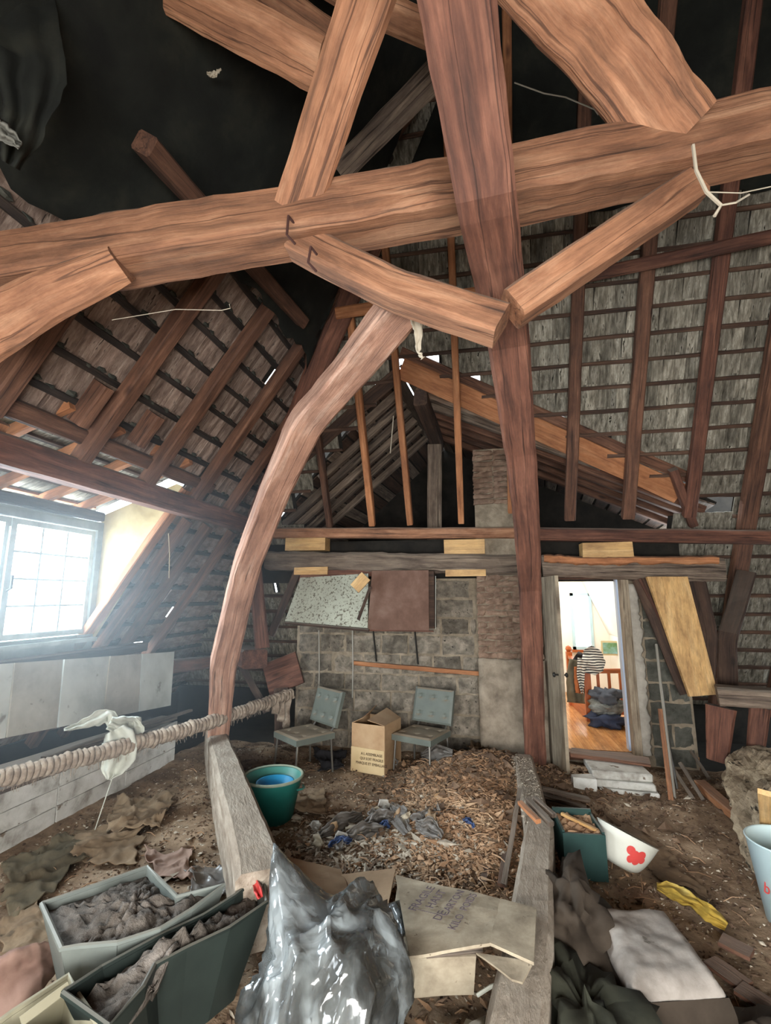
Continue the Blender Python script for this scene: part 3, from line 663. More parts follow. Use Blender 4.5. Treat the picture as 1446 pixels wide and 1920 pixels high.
# dormer roof: from header outwards
dr = B(); D0 = V((-2.78, 0, 3.20)); D1 = V((-4.25, 0, 2.66)); dn = V((.34, 0, -.94)).normalized()
def dpt(y, t, d=0): p = D0.lerp(D1, t) + dn * d; return V((p.x, y, p.z))
dr.add([dpt(DY0 - .1, 0, -.07), dpt(DY1 + .1, 0, -.07), dpt(DY1 + .1, 1, -.07), dpt(DY0 - .1, 1, -.07), dpt(DY0 - .1, 0, -.09), dpt(DY1 + .1, 0, -.09), dpt(DY1 + .1, 1, -.09), dpt(DY0 - .1, 1, -.09)], [(0, 1, 2, 3), (7, 6, 5, 4)])
dro = dr.o('roof_dormer', M_BACK); tag(dro, kind='structure')
for k in range(6):
    t = k / 6 + .04
    timber('batten', [dpt(DY0, t, -.02), dpt(DY1, t, -.02)], .035, .028, M_NW if k % 2 else M_LT, parent=dro, up=dn, seg=8, amp=.003)
    y = DY0
    while y < DY1:
        b = B(); q0 = dpt(y, t, -.045); ax_ = (D1 - D0).normalized()
        b.box(0, .14, 0, .27, 0, .012, j=.004)
        M = Matrix(((0, ax_.x, dn.x, q0.x), (1, ax_.y, dn.y, q0.y), (0, ax_.z, dn.z, q0.z), (0, 0, 0, 1)))
        o = b.o('tile', M_TILE, dro); o.matrix_basis = M; y += .145
for y, l in ((2.75, 'nearest'), (3.25, 'second'), (3.75, 'third'), (4.2, 'fourth')):
    timber('dormer_rafter', [dpt(y, .03, .03), dpt(y, .97, .03)], .06, .09, M_NW, l + ' orange rafter under the dormer roof above the casement window', 'rafter', up=dn, seg=8)
timber('window_head_timber', [V((-3.98, DY0, 2.64)), V((-3.98, DY1, 2.64))], .1, .1, M_DK, 'dark head timber directly above the casement window', 'beam', up=(0, 0, 1), seg=8)

# second opening nearer the camera (outside the frame) and sill timbers
timber('sill_timber', [V((-3.92, 2.2, 1.24)), V((-3.92, 5.2, 1.22))], .12, .1, M_DK, 'dark timber under the casement window behind white panels', 'beam', up=(0, 0, 1), seg=8)
timber('wall_plate', [AX(318, 1250, -3.75), AX(470, 1232, -3.75) ], .14, .16, M_RB, 'dark horizontal timber behind the bent brace, right of white panels', 'beam', up=(0, 0, 1), seg=8)
tb = timber('tie_stub', [AY(478, 1236, 5.55), AY(448, 1226, 6.2)], .3, .22, M_RB, 'short thick reddish beam end sticking out beside the bent brace', 'beam', up=(0, 0, 1), seg=4)
timber('corner_board', [AY(500, 1275, 5.85), AY(562, 1250, 5.92)], .4, .05, M_RB, 'wide reddish board between beam end and block wall', 'board', up=(0, -1, .2), seg=6)
timber('corner_post', [AY(530, 1395, 5.6), AY(528, 1290, 5.7)], .17, .12, M_DK, 'short rotten post under the far end of the wrapped pole', 'post', seg=8, amp=.012)
timber('corner_strut', [AY(452, 1245, 5.7), AY(500, 1335, 5.65)], .08, .08, M_DK, 'slanting dark strut under the beam end', 'post', seg=6)

# leaning white panels under the window
pan = [((-14, 24), (-30, 8), M_PLY, 'white dusty panel under the window at the frame edge'), ((27, 117), (12, 105), M_PLYB, 'stained greyish panel, first whole one under the window'),
       ((120, 204), (108, 190), M_PLY, 'clean white panel in the middle of the row under the window'), ((206, 264), (193, 258), M_PLYB, 'dull brownish panel second from the right end of the row'),
       ((266, 326), (260, 319), M_PLY, 'dirty white panel at the right end of the row')]
for i, (tp, bt, mt, lab) in enumerate(pan):
    ty = lambda x: 1245 - .0708 * x; by = lambda x: 1385 - .195 * x
    xo = -3.70 + .012 * (i % 2)
    A_ = AX(tp[0], ty(tp[0]), xo); Bb = AX(tp[1], ty(tp[1]), xo); C_ = AX(bt[1], by(bt[1]), xo + .05); D_ = AX(bt[0], by(bt[0]), xo + .05)
    b = B().grid(quadpatch(D_, C_, Bb, A_, 4, 4, .004, 3, i), 6, 6)
    o = thicken(b.o('panel', mt), .018); tag(o, lab, 'panel')
# ledge of planks and low whitewashed wall
for i, (xa, xb, mt, lab) in enumerate(((-3.62, -3.4, M_GR, 'pale dusty plank on top of the low whitewashed wall'), (-3.86, -3.64, M_GR, 'rear plank of the ledge at the foot of white panels'))):
    za = .50 + i * .04
    timber('ledge_plank', [V(((xa + xb) / 2, 1.2, za)), V(((xa + xb) / 2, 5.35 + .2 * i, za - .16 - .02 * i))], xb - xa, .035, mt, lab, 'plank', up=(0, 0, 1), seg=24, amp=.005)
timber('ledge_lath', [V((-3.55, 3.6, .5)), V((-3.5, 5.6, .44))], .05, .03, M_GR, 'thin lath lying along the ledge behind the cloth', 'plank', up=(0, 0, 1), seg=12)
lw = B(); ys = 46
def lwf(u, v):
    y = 1.2 + 4.0 * u; top = .475 - .05 * u * 1.6 - .06 * max(0, u - .75)
    zz = -.05 + (top + .05) * v
    return (-3.42 + .012 * fbm(y * 6, zz * 9, 3), y + (.05 * fbm(zz * 9, 2, 2) if u > .98 else 0), zz)
lw.grid(lwf, 60, 8); o = thicken(lw.o('wall_low', M_WPAINT, smooth=True), .1, -1); tag(o, kind='structure')
nb = 5
for i in range(nb):
    for j in range(3):
        y0 = 1.3 + i * .78; z0 = .0 + j * .14
        B().box(-3.42, -3.404, y0 + .006, y0 + .77, z0 + .004, z0 + .134, j=.003).o('plank', M_WPAINT, o)

# wrapped pole
pl0 = AX(-45, 1470, -3.27); pl1 = AY(548, 1300, 5.72)
pole = empty('wrapped_pole', (0, 0, 0), 0, 'long pole wound with dusty frayed rope, spanning from the low white wall to the corner', 'pole')
N_ = 60; pts = [pl0.lerp(pl1, i / N_) + V((0, 0, -.05 * math.sin(math.pi * i / N_) + .01 * noise.noise(V((i * .3, 0, 0))))) for i in range(N_ + 1)]
B().tube(pts, .03, 8).o('pole_core', M_GR, pole)
M_ROPE = rough_mat('dusty_rope_wrap', [rgb(104, 90, 78), rgb(152, 136, 120), rgb(190, 176, 158)], 14, bump=.6)
dirp = (pl1 - pl0).normalized(); sdv = dirp.cross(V((0, 0, 1))).normalized(); upv = sdv.cross(dirp); Lp = (pl1 - pl0).length
b = B(); nt_ = int(Lp / .042); hp = []
def pcen(t):
    f = max(0, min(N_ - 1e-4, t * N_)); i = int(f); return pts[i].lerp(pts[i + 1], f - i)
for i in range(nt_ * 10):
    t = i / (nt_ * 10); a = i / 10 * 2 * math.pi; rr = .043 + .014 * noise.noise(V((t * 40, 0, 0))) + .012 * noise.noise(V((i * .8, 4, 0)))
    hp.append(pcen(t) + (sdv * math.cos(a) + upv * math.sin(a)) * rr)
b.tube(hp, [.025 + .014 * noise.noise(V((i * .17, 3, 0))) for i in range(len(hp))], 6); b.o('rope_winding', M_ROPE, pole, smooth=True)
b = B()
for i in range(260):
    t = R.random(); p = pcen(t) + V((R.uniform(-.02, .02), R.uniform(-.02, .02), -.045)); l = R.uniform(.02, .07)
    b.tube([p, p + V((R.uniform(-.015, .015), R.uniform(-.015, .015), -l))], .0016, 3)
o = b.o('frayed_threads', M_ROPE, pole); o['kind'] = 'stuff'
for k in range(3):
    p = pcen(.985 - k * .03); b = B(); e0 = p + V((0, -.06, .05)); 
    b.grid(lambda u, v: p + V(((u - .5) * .09 + .01 * math.sin(v * 9 + k), -.075 + .02 * math.sin(v * 5 + k), .06 - v * (.42 - k * .1))), 3, 10)
    thicken(b.o('hanging_wrap_end', M_ROPE, pole, smooth=True), .01)

# cloth tied over the pole
M_CLOTH = rough_mat('greyish_white_cloth', [rgb(168, 168, 156), rgb(196, 198, 186), rgb(214, 216, 204)], 4, bump=.2)
cl = empty('tied_cloth', (0, 0, 0), 0, 'white rag knotted over the rope-wound pole with a dangling cord', 'cloth')
def sheet(name, mat, parent, cen, wfun, n=14, nv=24, amp=.02, th=.004, sd=0, fold=3, fa=.02):
    """ribbon of cloth along points cen with half widths wfun, folded across"""
    cen = [V(c) for c in cen]
    def fn(u, v):
        f = v * (len(cen) - 1); i = min(int(f), len(cen) - 2); t = f - i
        p = cen[i].lerp(cen[i + 1], t); d = (cen[min(i + 1, len(cen) - 1)] - cen[i]).normalized()
        vw = (CAM - p).normalized(); s_ = d.cross(vw).normalized(); wd_ = wfun[i] + (wfun[i + 1] - wfun[i]) * t
        q = p + s_ * (u - .5) * 2 * wd_ + vw * (fa * math.sin(u * fold * 6.28 + sd + v * 2) + amp * fbm(p.x * 9 + u * 3, p.z * 9 + v * 3, sd))
        return q + s_ * .012 * fbm(v * 6 + sd, u * 2, 1)
    o = B().grid(fn, n, nv).o(name, mat, parent, smooth=True); thicken(o, th); return o
P = lambda px, py, X: AX(px, py, X)
sheet('hanging_part', M_CLOTH, cl, [P(215, 1368, -3.02), P(222, 1385, -2.98), P(225, 1415, -2.97), P(210, 1445, -2.98), P(203, 1462, -2.98)], [.07, .12, .13, .09, .02], fold=1.6, fa=.03)
sheet('ribbon_end', M_CLOTH, cl, [P(120, 1368, -3.2), P(150, 1360, -3.2), P(180, 1348, -3.16), P(205, 1340, -3.12), P(222, 1372, -3.04)], [.008, .03, .06, .05, .05], sd=3, fold=1)
sheet('knot', M_CLOTH, cl, [P(205, 1355, -3.06), P(228, 1362, -3.02), P(250, 1366, -3.0), P(262, 1372, -3.0)], [.05, .08, .1, .03], sd=5, fold=2.5, fa=.035)
sheet('knot_tail', M_CLOTH, cl, [P(250, 1345, -3.0), P(252, 1370, -2.98), P(245, 1400, -2.98)], [.02, .08, .05], sd=8, fold=2, fa=.02)
e = AZ(178, 1556, .03); B().tube([P(214, 1450, -2.97), P(200, 1490, -2.95), e], .004, 5).o('cord', M_CLOTH, cl)

# floor beams
timber('floor_beam', [V((-3.0, 5.3, .24)), V((-2.55, 4.6, .26)), V((-1.32, 2.83, .26)), V((-1.14, 2.54, .25))], [.2, .2, .24, .24], [.36, .36, .36, .36], M_BEAM, 'long pale dusty floor beam running diagonally beside the turquoise bucket', 'beam', up=(0, 0, 1), seg=40, amp=.008)
timber('floor_beam', [V((.36, 5.2, .12)), V((.34, 3.7, .13)), V((.17, 2.6, .12)), V((.04, 1.95, .10))], [.18, .18, .21, .22], [.32, .32, .32, .32], M_BEAM, 'grey dusty floor beam leading from the raking strut to the viewer', 'beam', up=(0, 0, 1), seg=40, amp=.008)

# ================================================================== WALL FURNISHINGS
# hung speckled panel and brown cabinet
M_SPEC = rough_mat('speckled_board', [rgb(150, 150, 136), rgb(178, 180, 164)], 2, bump=.05, spots=(38, .545, rgb(92, 86, 74)), sc3=(1, 1, 1))
M_BRN = rough_mat('brown_board', [rgb(84, 62, 52), rgb(110, 84, 72), rgb(128, 104, 92)], 3, bump=.1)
t = empty('speckled_panel', (0, 0, 0), 0, 'speckled white board hanging tilted under the grey wall timber', 'panel')
q = [AY(564, 1084, 5.80), AY(691, 1076, 5.80), AY(690, 1178, 5.62), AY(535, 1165, 5.62)]
o = B().grid(quadpatch(q[3], q[2], q[1], q[0], 1, 1), 6, 4).o('board', M_SPEC, t); thicken(o, .03)
B().tube([AY(535, 1168, 5.60), AY(692, 1182, 5.60)], .018, 6).o('lower_edge_strip', M_DK, t)
o = B().grid(quadpatch(AY(560, 1092, 5.84), AY(700, 1080, 5.84), AY(700, 1068, 5.84), AY(566, 1070, 5.84), 1, 1), 4, 1).o('top_rail', M_RB, t); thicken(o, .03)
t = empty('brown_cabinet', (0, 0, 0), 0, 'brown wall cabinet hanging right of the speckled board', 'cabinet')
a, c = AY(697, 1070, 5.66), AY(805, 1182, 5.66); d_ = AY(690, 1178, 5.66)
b = B(); b.add([V((d_.x, 5.64, c.z)), V((c.x, 5.64, c.z)), V((c.x, 5.68, a.z)), V((a.x, 5.68, a.z)), V((d_.x, 5.66, c.z)), V((c.x, 5.66, c.z)), V((c.x, 5.7, a.z)), V((a.x, 5.7, a.z))], [(0, 1, 2, 3), (7, 6, 5, 4), (0, 4, 5, 1), (1, 5, 6, 2), (3, 2, 6, 7), (0, 3, 7, 4)])
b.o('door', M_BRN, t)
B().box(a.x + .06, c.x + .06, 5.7, 5.97, c.z + .02, a.z - .01).o('body', M_DK, t)
B().box(d_.x, c.x + .05, 5.63, 5.68, c.z - .015, c.z).o('lower_edge_strip', M_RB, t)
b = B().box(-.07, .07, -.012, .012, -.1, .1); o = b.o('hanging_block', M_YL); o.location = AY(676, 1092, 5.55); o.rotation_euler = (0, .75, 0); tag(o, 'small wooden block hanging from a string in front of speckled board', 'block')
timber('hanging_stick', [AY(672, 1162, 5.55), AY(695, 1100, 5.57)], .035, .03, M_DK, 'dark stick hanging in front of the speckled board', 'stick', seg=5, amp=.003)
for (x, y0, y1, l) in ((598, 1182, 1312, 'pale thin cord hanging against block wall, left one'), (661, 1182, 1308, 'pale thin cord hanging against block wall, right one')):
    tag(B().tube([AY(x, y0, 5.9), AY(x + 1, (y0 + y1) / 2, 5.9), AY(x, y1, 5.93)], .009, 6).o('string', plain('cord_' + str(x), rgb(160, 156, 146), .7)), l, 'cord')
for (p, l) in (([(700, 1183), (706, 1240)], 'iron bracket rod under the brown cabinet, left'), ([(778, 1183), (784, 1245)], 'iron bracket rod under the brown cabinet, right')):
    tag(B().tube([AY(p[0][0], p[0][1], 5.8), AY(p[1][0], p[1][1], 5.9)], .012, 6).o('bracket_rod', M_IRON), l, 'rod')
tag(B().tube([AY(817, 1080, 5.7), AY(817, 1180, 5.7)], .004, 4).o('string', M_CLOTH), 'thin white cord hanging at the right side of brown cabinet', 'cord')
timber('wall_batten', [AY(663, 1243, 5.955), AY(900, 1263, 5.955)], .04, .05, M_NW, 'thin orange batten fixed across the block wall', 'batten', up=(0, 0, 1), seg=14)

# door frame, door leaf
dj = empty('door_1', (0, 0, 0)); dj['kind'] = 'structure'
B().box(1.575, 1.655, 5.93, 6.06, .08, 2.06).o('door_jamb', M_PALE, dj)
B().box(.8, .86, 5.95, 6.06, .08, 2.06).o('door_jamb', M_GR, dj)
B().box(.8, 1.65, 5.94, 6.06, .04, .115).o('threshold', M_RF, dj)
B().box(.8, 1.65, 5.95, 6.06, 2.0, 2.08).o('door_head', M_RF, dj)
b = B().box(1.555, 1.575, 6.062, 6.16, .13, 2.0); b.o('inner_reveal', plain('bluish_paint', rgb(170, 186, 210), .5), dj)
dl = empty('door_leaf', (0, 0, 0), 0, 'weathered greyish plank door standing open edge-on beside the raking strut', 'door'); dl['kind'] = 'thing'
hx, fx = .705, .80
def dlf(u, v): return (hx + (fx - hx) * u + .003 * fbm(u * 4, v * 9), 5.93 - .55 * u, .02 + 2.0 * v)
thicken(B().grid(dlf, 4, 12).o('planks', M_PALE, dl), .035)
for sx in (-1, 1):
    kp = V((.79, 5.45, 1.0)) + V((sx * .045, 0, 0))
    b = B().tube([kp - V((sx * .04, 0, 0)), kp], .01, 6); b.lathe([(0.001, 0), (.022, .006), (.026, .018), (.018, .03), (0.001, .034)], 12, M=Matrix.Translation(kp) @ Matrix.Rotation(sx * H, 4, 'Y'))
    b.o('door_knob', M_IRON, dl)
# bright room beyond the door
rm = B(); rm.box(.15, .2, 6.2, 9.6, .1, 2.46).box(2.25, 2.28, 6.2, 9.6, -.1, 2.46)
tag(rm.o('wall_room_side', M_WHITE), kind='structure')
f1 = AY(1068, 1112, 9.5); f2 = AY(1108, 1218, 9.5)
wx0, wx1, wz0, wz1 = f1.x, f2.x + .06, f2.z, f1.z
rm = B().box(.2, wx0, 9.5, 9.6, .1, 2.46).box(wx1, 2.28, 9.5, 9.6, .1, 2.46).box(wx0, wx1, 9.5, 9.6, .1, wz0).box(wx0, wx1, 9.5, 9.6, wz1, 2.46)
tag(rm.o('wall_room_far', M_WHITE), kind='structure')
tag(B().box(.15, 2.28, 6.2, 9.6, 2.44, 2.48).o('ceiling_room', M_WHITE), kind='structure')
sl_ = B(); sl_.add([(1.72, 6.25, 2.44), (1.72, 9.5, 2.44), (2.25, 9.5, 1.15), (2.25, 6.25, 1.15)], [(0, 1, 2, 3)]); tag(thicken(sl_.o('ceiling_room_slope', M_WHITE), .03), kind='structure')
w2 = empty('window_2', (0, 0, 0)); w2['kind'] = 'structure'
wf = B(); wf.box(wx0, wx0 + .05, 9.46, 9.56, wz0, wz1).box(wx1 - .05, wx1, 9.46, 9.56, wz0, wz1).box(wx0, wx1, 9.46, 9.56, wz0, wz0 + .05).box(wx0, wx1, 9.46, 9.56, wz1 - .05, wz1)
wf.o('window_frame', plain('pale_blue_paint', rgb(176, 206, 214), .5), w2); B().box(wx0 + .05, wx1 - .05, 9.5, 9.505, wz0 + .05, wz1 - .05).o('pane', M_GLASS, w2)
B().box(wx0 - .03, wx1 + .03, 9.4, 9.5, wz0 - .04, wz0).o('window_sill', M_VARN, w2)
rf = B().box(.15, 2.25, 6.07, 9.6, -.12, .10).o('floor_room', M_FLOORW); tag(rf, kind='structure')
x = .2
while x < 2.2:
    timber('floorboard', [V((x + .05, 6.08, .105)), V((x + .05, 9.5, .105))], .098, .02, M_FLOORW, parent=rf, up=(0, 0, 1), seg=2, amp=0, ch=.05); x += .1
# banister with clothes
bn = empty('banister', (0, 0, 0), 0, 'varnished orange wooden banister with newel posts inside the bright room', 'banister')
n1 = AZ(1106, 1352, .115); n2 = AZ(1073, 1322, .115)
yy = n1.y
tN = AY(1104, 1250, n1.y).z; t2 = AY(1070, 1222, n2.y).z
B().box(n1.x - .045, n1.x + .045, n1.y - .045, n1.y + .045, .115, tN).o('newel_post', M_VARN, bn)
B().box(n2.x - .045, n2.x + .045, n2.y - .045, n2.y + .045, .115, t2).lathe([(.001, .1), (.04, .08), (.05, .04), (.03, 0)], 10, M=Matrix.Translation((n2.x, n2.y, t2))).o('newel_post', M_VARN, bn)
timber('handrail', [V((n1.x, n1.y, tN - .04)), V((n2.x, n2.y, tN + .02))], .07, .05, M_VARN, parent=bn, up=(0, 0, 1), seg=2, amp=0)
timber('base_board', [V((n1.x, n1.y, .2)), V((n2.x, n2.y, .2))], .03, .2, M_VARN, parent=bn, up=(0, 0, 1), seg=2, amp=0)
timber('handrail', [V((n1.x, n1.y, tN - .06)), V((n1.x + .62, n1.y + .15, tN - .06))], .06, .06, M_VARN, parent=bn, up=(0, 0, 1), seg=2, amp=0)
timber('lower_rail', [V((n1.x, n1.y, .22)), V((n1.x + .62, n1.y + .15, .22))], .05, .05, M_VARN, parent=bn, up=(0, 0, 1), seg=2, amp=0)
for i in range(1, 5):
    q_ = V((n1.x + .15 * i, n1.y + .02 * i, 0)); B().box(q_.x - .018, q_.x + .018, q_.y - .018, q_.y + .018, .22, tN - .08).o('baluster', M_VARN, bn)
# striped scarf
m, nt, N, L, bb = newmat('striped_knit'); tc = N.new('ShaderNodeTexCoord'); wv = N.new('ShaderNodeTexWave'); wv.inputs['Scale'].default_value = 9; wv.bands_direction = 'Z'; wv.inputs['Distortion'].default_value = 1.5
L.new(tc.outputs['Object'], wv.inputs['Vector']); r_ = ramp(N, [(.45, rgb(60, 60, 62)), (.55, rgb(220, 218, 208))]); L.new(wv.outputs[0], r_.inputs[0]); L.new(r_.outputs[0], bb.inputs['Base Color']); bb.inputs['Roughness'].default_value = .9
Yc = n1.y - .1
sc_ = empty('striped_sweater', (0, 0, 0), 0, 'black and white striped sweater thrown over the banister post', 'clothing')
sheet('body', m, sc_, [AY(1092, 1232, Yc), AY(1105, 1236, Yc - .02), AY(1116, 1250, Yc - .02), AY(1124, 1262, Yc)], [.1, .2, .16, .06], fold=1.5, fa=.04, sd=2)
sheet('sleeve', m, sc_, [AY(1092, 1235, Yc), AY(1089, 1265, Yc), AY(1092, 1300, Yc)], [.06, .05, .02], fold=1, fa=.015)
o = sheet('coat', rough_mat('khaki_cloth', [rgb(84, 80, 66), rgb(112, 106, 90)], 5), None, [AY(1082, 1238, Yc + .12), AY(1078, 1270, Yc + .12), AY(1080, 1318, Yc + .1)], [.1, .11, .12], fold=1.5, fa=.03); tag(o, 'khaki coat hanging on the banister behind striped sweater', 'clothing')
o = sheet('jacket', rough_mat('dark_cloth', [rgb(40, 38, 40), rgb(60, 56, 56)], 5), None, [AY(1077, 1232, Yc + .22), AY(1088, 1240, Yc + .2), AY(1090, 1300, Yc + .2)], [.1, .12, .04], fold=1.5, fa=.03); tag(o, 'dark jacket on the banister under the striped sweater', 'clothing')
o = sheet('garment', rough_mat('rust_cloth', [rgb(150, 88, 52), rgb(176, 110, 70)], 5), None, [AY(1084, 1250, Yc + .05), AY(1087, 1275, Yc + .05), AY(1086, 1300, Yc + .04)], [.05, .07, .05], fold=1.5, fa=.02); tag(o, 'rust brown garment between coat and striped sleeve', 'clothing')
# painting
pp = AY(1141, 1215, 9.0); t = empty('painting', (0, 0, 0), 0, 'small framed landscape painting on the white wall of bright room', 'picture')
px0, px1 = AY(1130, 1205, 9.0), AY(1158, 1226, 9.0)
B().box(px0.x - .03, px1.x + .03, 9.0, 9.03, px1.z - .03, px0.z + .03).o('picture_frame', plain('pale_gilt', rgb(196, 180, 140), .5), t)
B().box(px0.x, px1.x, 8.99, 9.0, px1.z, px0.z).o('canvas', rough_mat('landscape', [rgb(60, 96, 60), rgb(104, 140, 96), rgb(150, 190, 200)], 3, bump=0), t)
# pile of clothes
def lump(name, cen, rx, ry, rz, mat, sd, amp=.35, n=28, parent=None, sq=1, hard=0):
    b = B(); cen = V(cen); vs = []
    def fn(u, v):
        a = u * 2 * math.pi; e = -math.pi / 2 + v * math.pi * .999
        d = V((math.cos(a) * math.cos(e), math.sin(a) * math.cos(e), math.sin(e)))
        k = 1 + amp * fbm(d.x * 1.7 + sd, d.y * 1.7 + sd, d.z * 1.7, 4) - hard * abs(noise.noise(V((d.x * 3.1 + sd, d.y * 3.1, d.z * 3.1 + sd))))
        if v <= 0 or v >= 1: k = 1
        def s_(q): return math.copysign(abs(q) ** sq, q)
        p = V((s_(d.x) * rx, s_(d.y) * ry, s_(d.z) * rz)) * k
        return cen + p
    b.grid(fn, n, n // 2 + 2); o = b.o(name, mat, parent, smooth=True); return o
pc = AZ(1140, 1368, .12)
for (px, py, r1, mat_, lab, sd, z_) in ((1146, 1366, .26, rough_mat('navy_cloth', [rgb(34, 40, 58), rgb(66, 76, 100)], 6), 'navy blue clothes lying at bottom of the pile', 3, .2), (1150, 1350, .22, rough_mat('patterned_grey_cloth', [rgb(70, 74, 76), rgb(150, 154, 150)], 9), 'grey patterned garment in middle of the clothes pile', 7, .36),
                                   (1146, 1332, .2, rough_mat('slate_cloth', [rgb(60, 64, 72), rgb(92, 98, 108)], 6), 'slate grey folded garment on top of the clothes pile', 9, .5)):
    o = lump('folded_clothes', (pc.x + .05, pc.y + .2, z_), r1, r1 * .8, .11, mat_, sd, .5, hard=.4); tag(o, lab, 'clothing')
# plank and timbers right of the door
q = [AY(1212, 1082, 5.72), AY(1288, 1082, 5.72), AY(1345, 1302, 5.55), AY(1292, 1306, 5.55)]
pl = B().grid(quadpatch(q[3], q[2], q[1], q[0], 1, 1, .003), 4, 14); o = thicken(pl.o('leaning_plank', M_YL), .05); tag(o, 'broad fresh yellow plank leaning beside the doorway', 'plank')
# make its grain run along
timber('jamb_timber', [AY(1200, 1085, 5.85), AY(1290, 1300, 5.8)], .16, .06, M_DK, 'dark slanting board on the left of the yellow plank', 'board', seg=8)
timber('thin_strip', [AY(1200, 1085, 5.80), AY(1262, 1205, 5.78)], .03, .03, M_RB, 'thin reddish strip between block wall and yellow plank', 'batten', seg=8)
timber('post', [AY(1318, 1290, 5.75), AY(1325, 1190, 5.8), AY(1300, 1070, 5.95)], .2, .12, M_DK, 'dark old timber behind yellow plank, left leg of the V', 'post', seg=12)
timber('post', [AY(1365, 1290, 5.9), AY(1362, 1200, 5.95), AY(1400, 1075, 6.2)], .18, .14, M_DK, 'dark old timber right of yellow plank, right leg of the V', 'post', seg=12)
timber('shelf_timber', [AY(1345, 1303, 5.35), AY(1480, 1312, 5.2)], .24, .17, M_GR, 'grey horizontal timber at the right beside the yellow plank foot', 'beam', up=(0, 0, 1), seg=10, amp=.012)
timber('stub_post', [AY(1345, 1425, 5.55), AY(1352, 1325, 5.55)], [.17, .26], .18, M_RB, 'stout reddish post stub under the grey horizontal timber', 'post', seg=8)
timber('stub_post', [AY(1415, 1420, 5.55), AY(1425, 1325, 5.55)], [.14, .17], .14, M_RB, 'second reddish post stub nearer the right edge', 'post', seg=8)
def trunkf(u, v):
    a = u * 2 * math.pi; p = V((2.62, 5.5, .12)).lerp(V((1.98, 3.6, .14)), v); r_ = .21 + .03 * math.sin(v * 3)
    wq = ridg(a * .9, v * 1.6, 3) * .12 + ridg(a * 2.6, v * 3.5, 8) * .05 + .03 * fbm(a * 5, v * 24, 2)
    if v < .02 or v > .98: r_ *= .6
    return p + V((math.cos(a) * (r_ + .05 + wq), math.cos(a) * .02, math.sin(a) * (r_ * .75 + wq)))
M_ROT = rough_mat('rotten_pale_wood', [rgb(96, 84, 68), rgb(164, 146, 122), rgb(214, 196, 166)], 2.2, bump=1, bd=.03, sc3=(4, .8, 4), spots=(4, .6, rgb(62, 54, 44)))
tag(B().grid(trunkf, 70, 90).o('rotten_trunk', M_ROT), 'rotten split trunk with pale broken side lying at the right', 'log')
timber('floor_batten', [AZ(1313, 1470, .08), AZ(1440, 1580, .08)], .1, .07, M_NW, 'long orange batten lying against the rotten trunk', 'batten', up=(0, 0, 1), seg=10)
timber('upright_board', [AZ(1450, 1600, .05), AY(1446, 1490, 3.3)], .12, .03, M_YL, 'pale board end cut by right edge above the white bucket', 'board', seg=4)
# thin poles leaning at the right of door
timber('leaning_pole', [AZ(1259, 1503, .02), AY(1238, 1330, 5.35)], .04, .035, M_NW, 'orange stick leaning against block wall right of the door', 'stick', seg=10, amp=.002)
tag(B().tube([AZ(1266, 1500, .02), AY(1240, 1290, 5.6), AY(1231, 1208, 5.85)], .014, 6).o('leaning_pipe', plain('grey_pipe', rgb(150, 146, 136), .5)), 'thin grey pipe leaning against block wall right of the door', 'pipe')
tag(B().tube([AZ(1270, 1480, .03), AY(1243, 1330, 5.5)], .012, 6).o('leaning_rod', M_IRON), 'dark rod leaning beside the orange stick', 'rod')
for i, (a, c) in enumerate((((1275, 1430), (1320, 1500)), ((1290, 1400), (1330, 1460)), ((1262, 1440), (1300, 1498)))):
    timber('fallen_lath', [AZ(a[0], a[1], .25 - .05 * i), AZ(c[0], c[1], .05)], .03, .02, M_GR, ('upper', 'middle', 'lower')[i] + ' fallen grey lath at foot of the dark wall corner', 'lath', seg=6)
# black felt sheet standing in for shade on the upper window slope, with ragged lower edge
M_FELT_SHADE = rough_mat('black_felt_and_shade', [rgb(14, 15, 13), rgb(26, 28, 24), rgb(44, 44, 36)], 3, bump=.5)
M_GSOIL_ = rough_mat('dusty_rag', [rgb(80, 80, 74), rgb(120, 118, 110)], 4)
def felt(u, v):  # black sheet standing in for shade on the upper window slope
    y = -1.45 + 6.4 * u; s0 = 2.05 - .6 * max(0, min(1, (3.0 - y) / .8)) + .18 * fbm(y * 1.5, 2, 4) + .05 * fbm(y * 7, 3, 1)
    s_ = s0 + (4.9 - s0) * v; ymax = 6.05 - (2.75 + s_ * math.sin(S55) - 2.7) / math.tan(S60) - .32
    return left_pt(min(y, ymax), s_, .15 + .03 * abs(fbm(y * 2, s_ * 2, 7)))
tag(thicken(B().grid(felt, 70, 30).o('roof_shade_sheet', M_FELT_SHADE, smooth=True), .004), 'black felt sheet put in as shade over the upper part of the window side roof', 'felt')
def shade_sheet_back(u, v):  # second black sheet, painted-in shade on the upper back slope
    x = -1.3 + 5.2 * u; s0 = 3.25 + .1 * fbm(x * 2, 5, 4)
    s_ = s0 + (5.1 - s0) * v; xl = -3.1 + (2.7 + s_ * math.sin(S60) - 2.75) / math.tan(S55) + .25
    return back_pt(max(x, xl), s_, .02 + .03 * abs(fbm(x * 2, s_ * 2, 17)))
tag(thicken(B().grid(shade_sheet_back, 60, 24).o('roof_shade_sheet', M_FELT_SHADE, smooth=True), .004), 'black sheet put in as shade high up behind the collar on the back slope', 'felt')
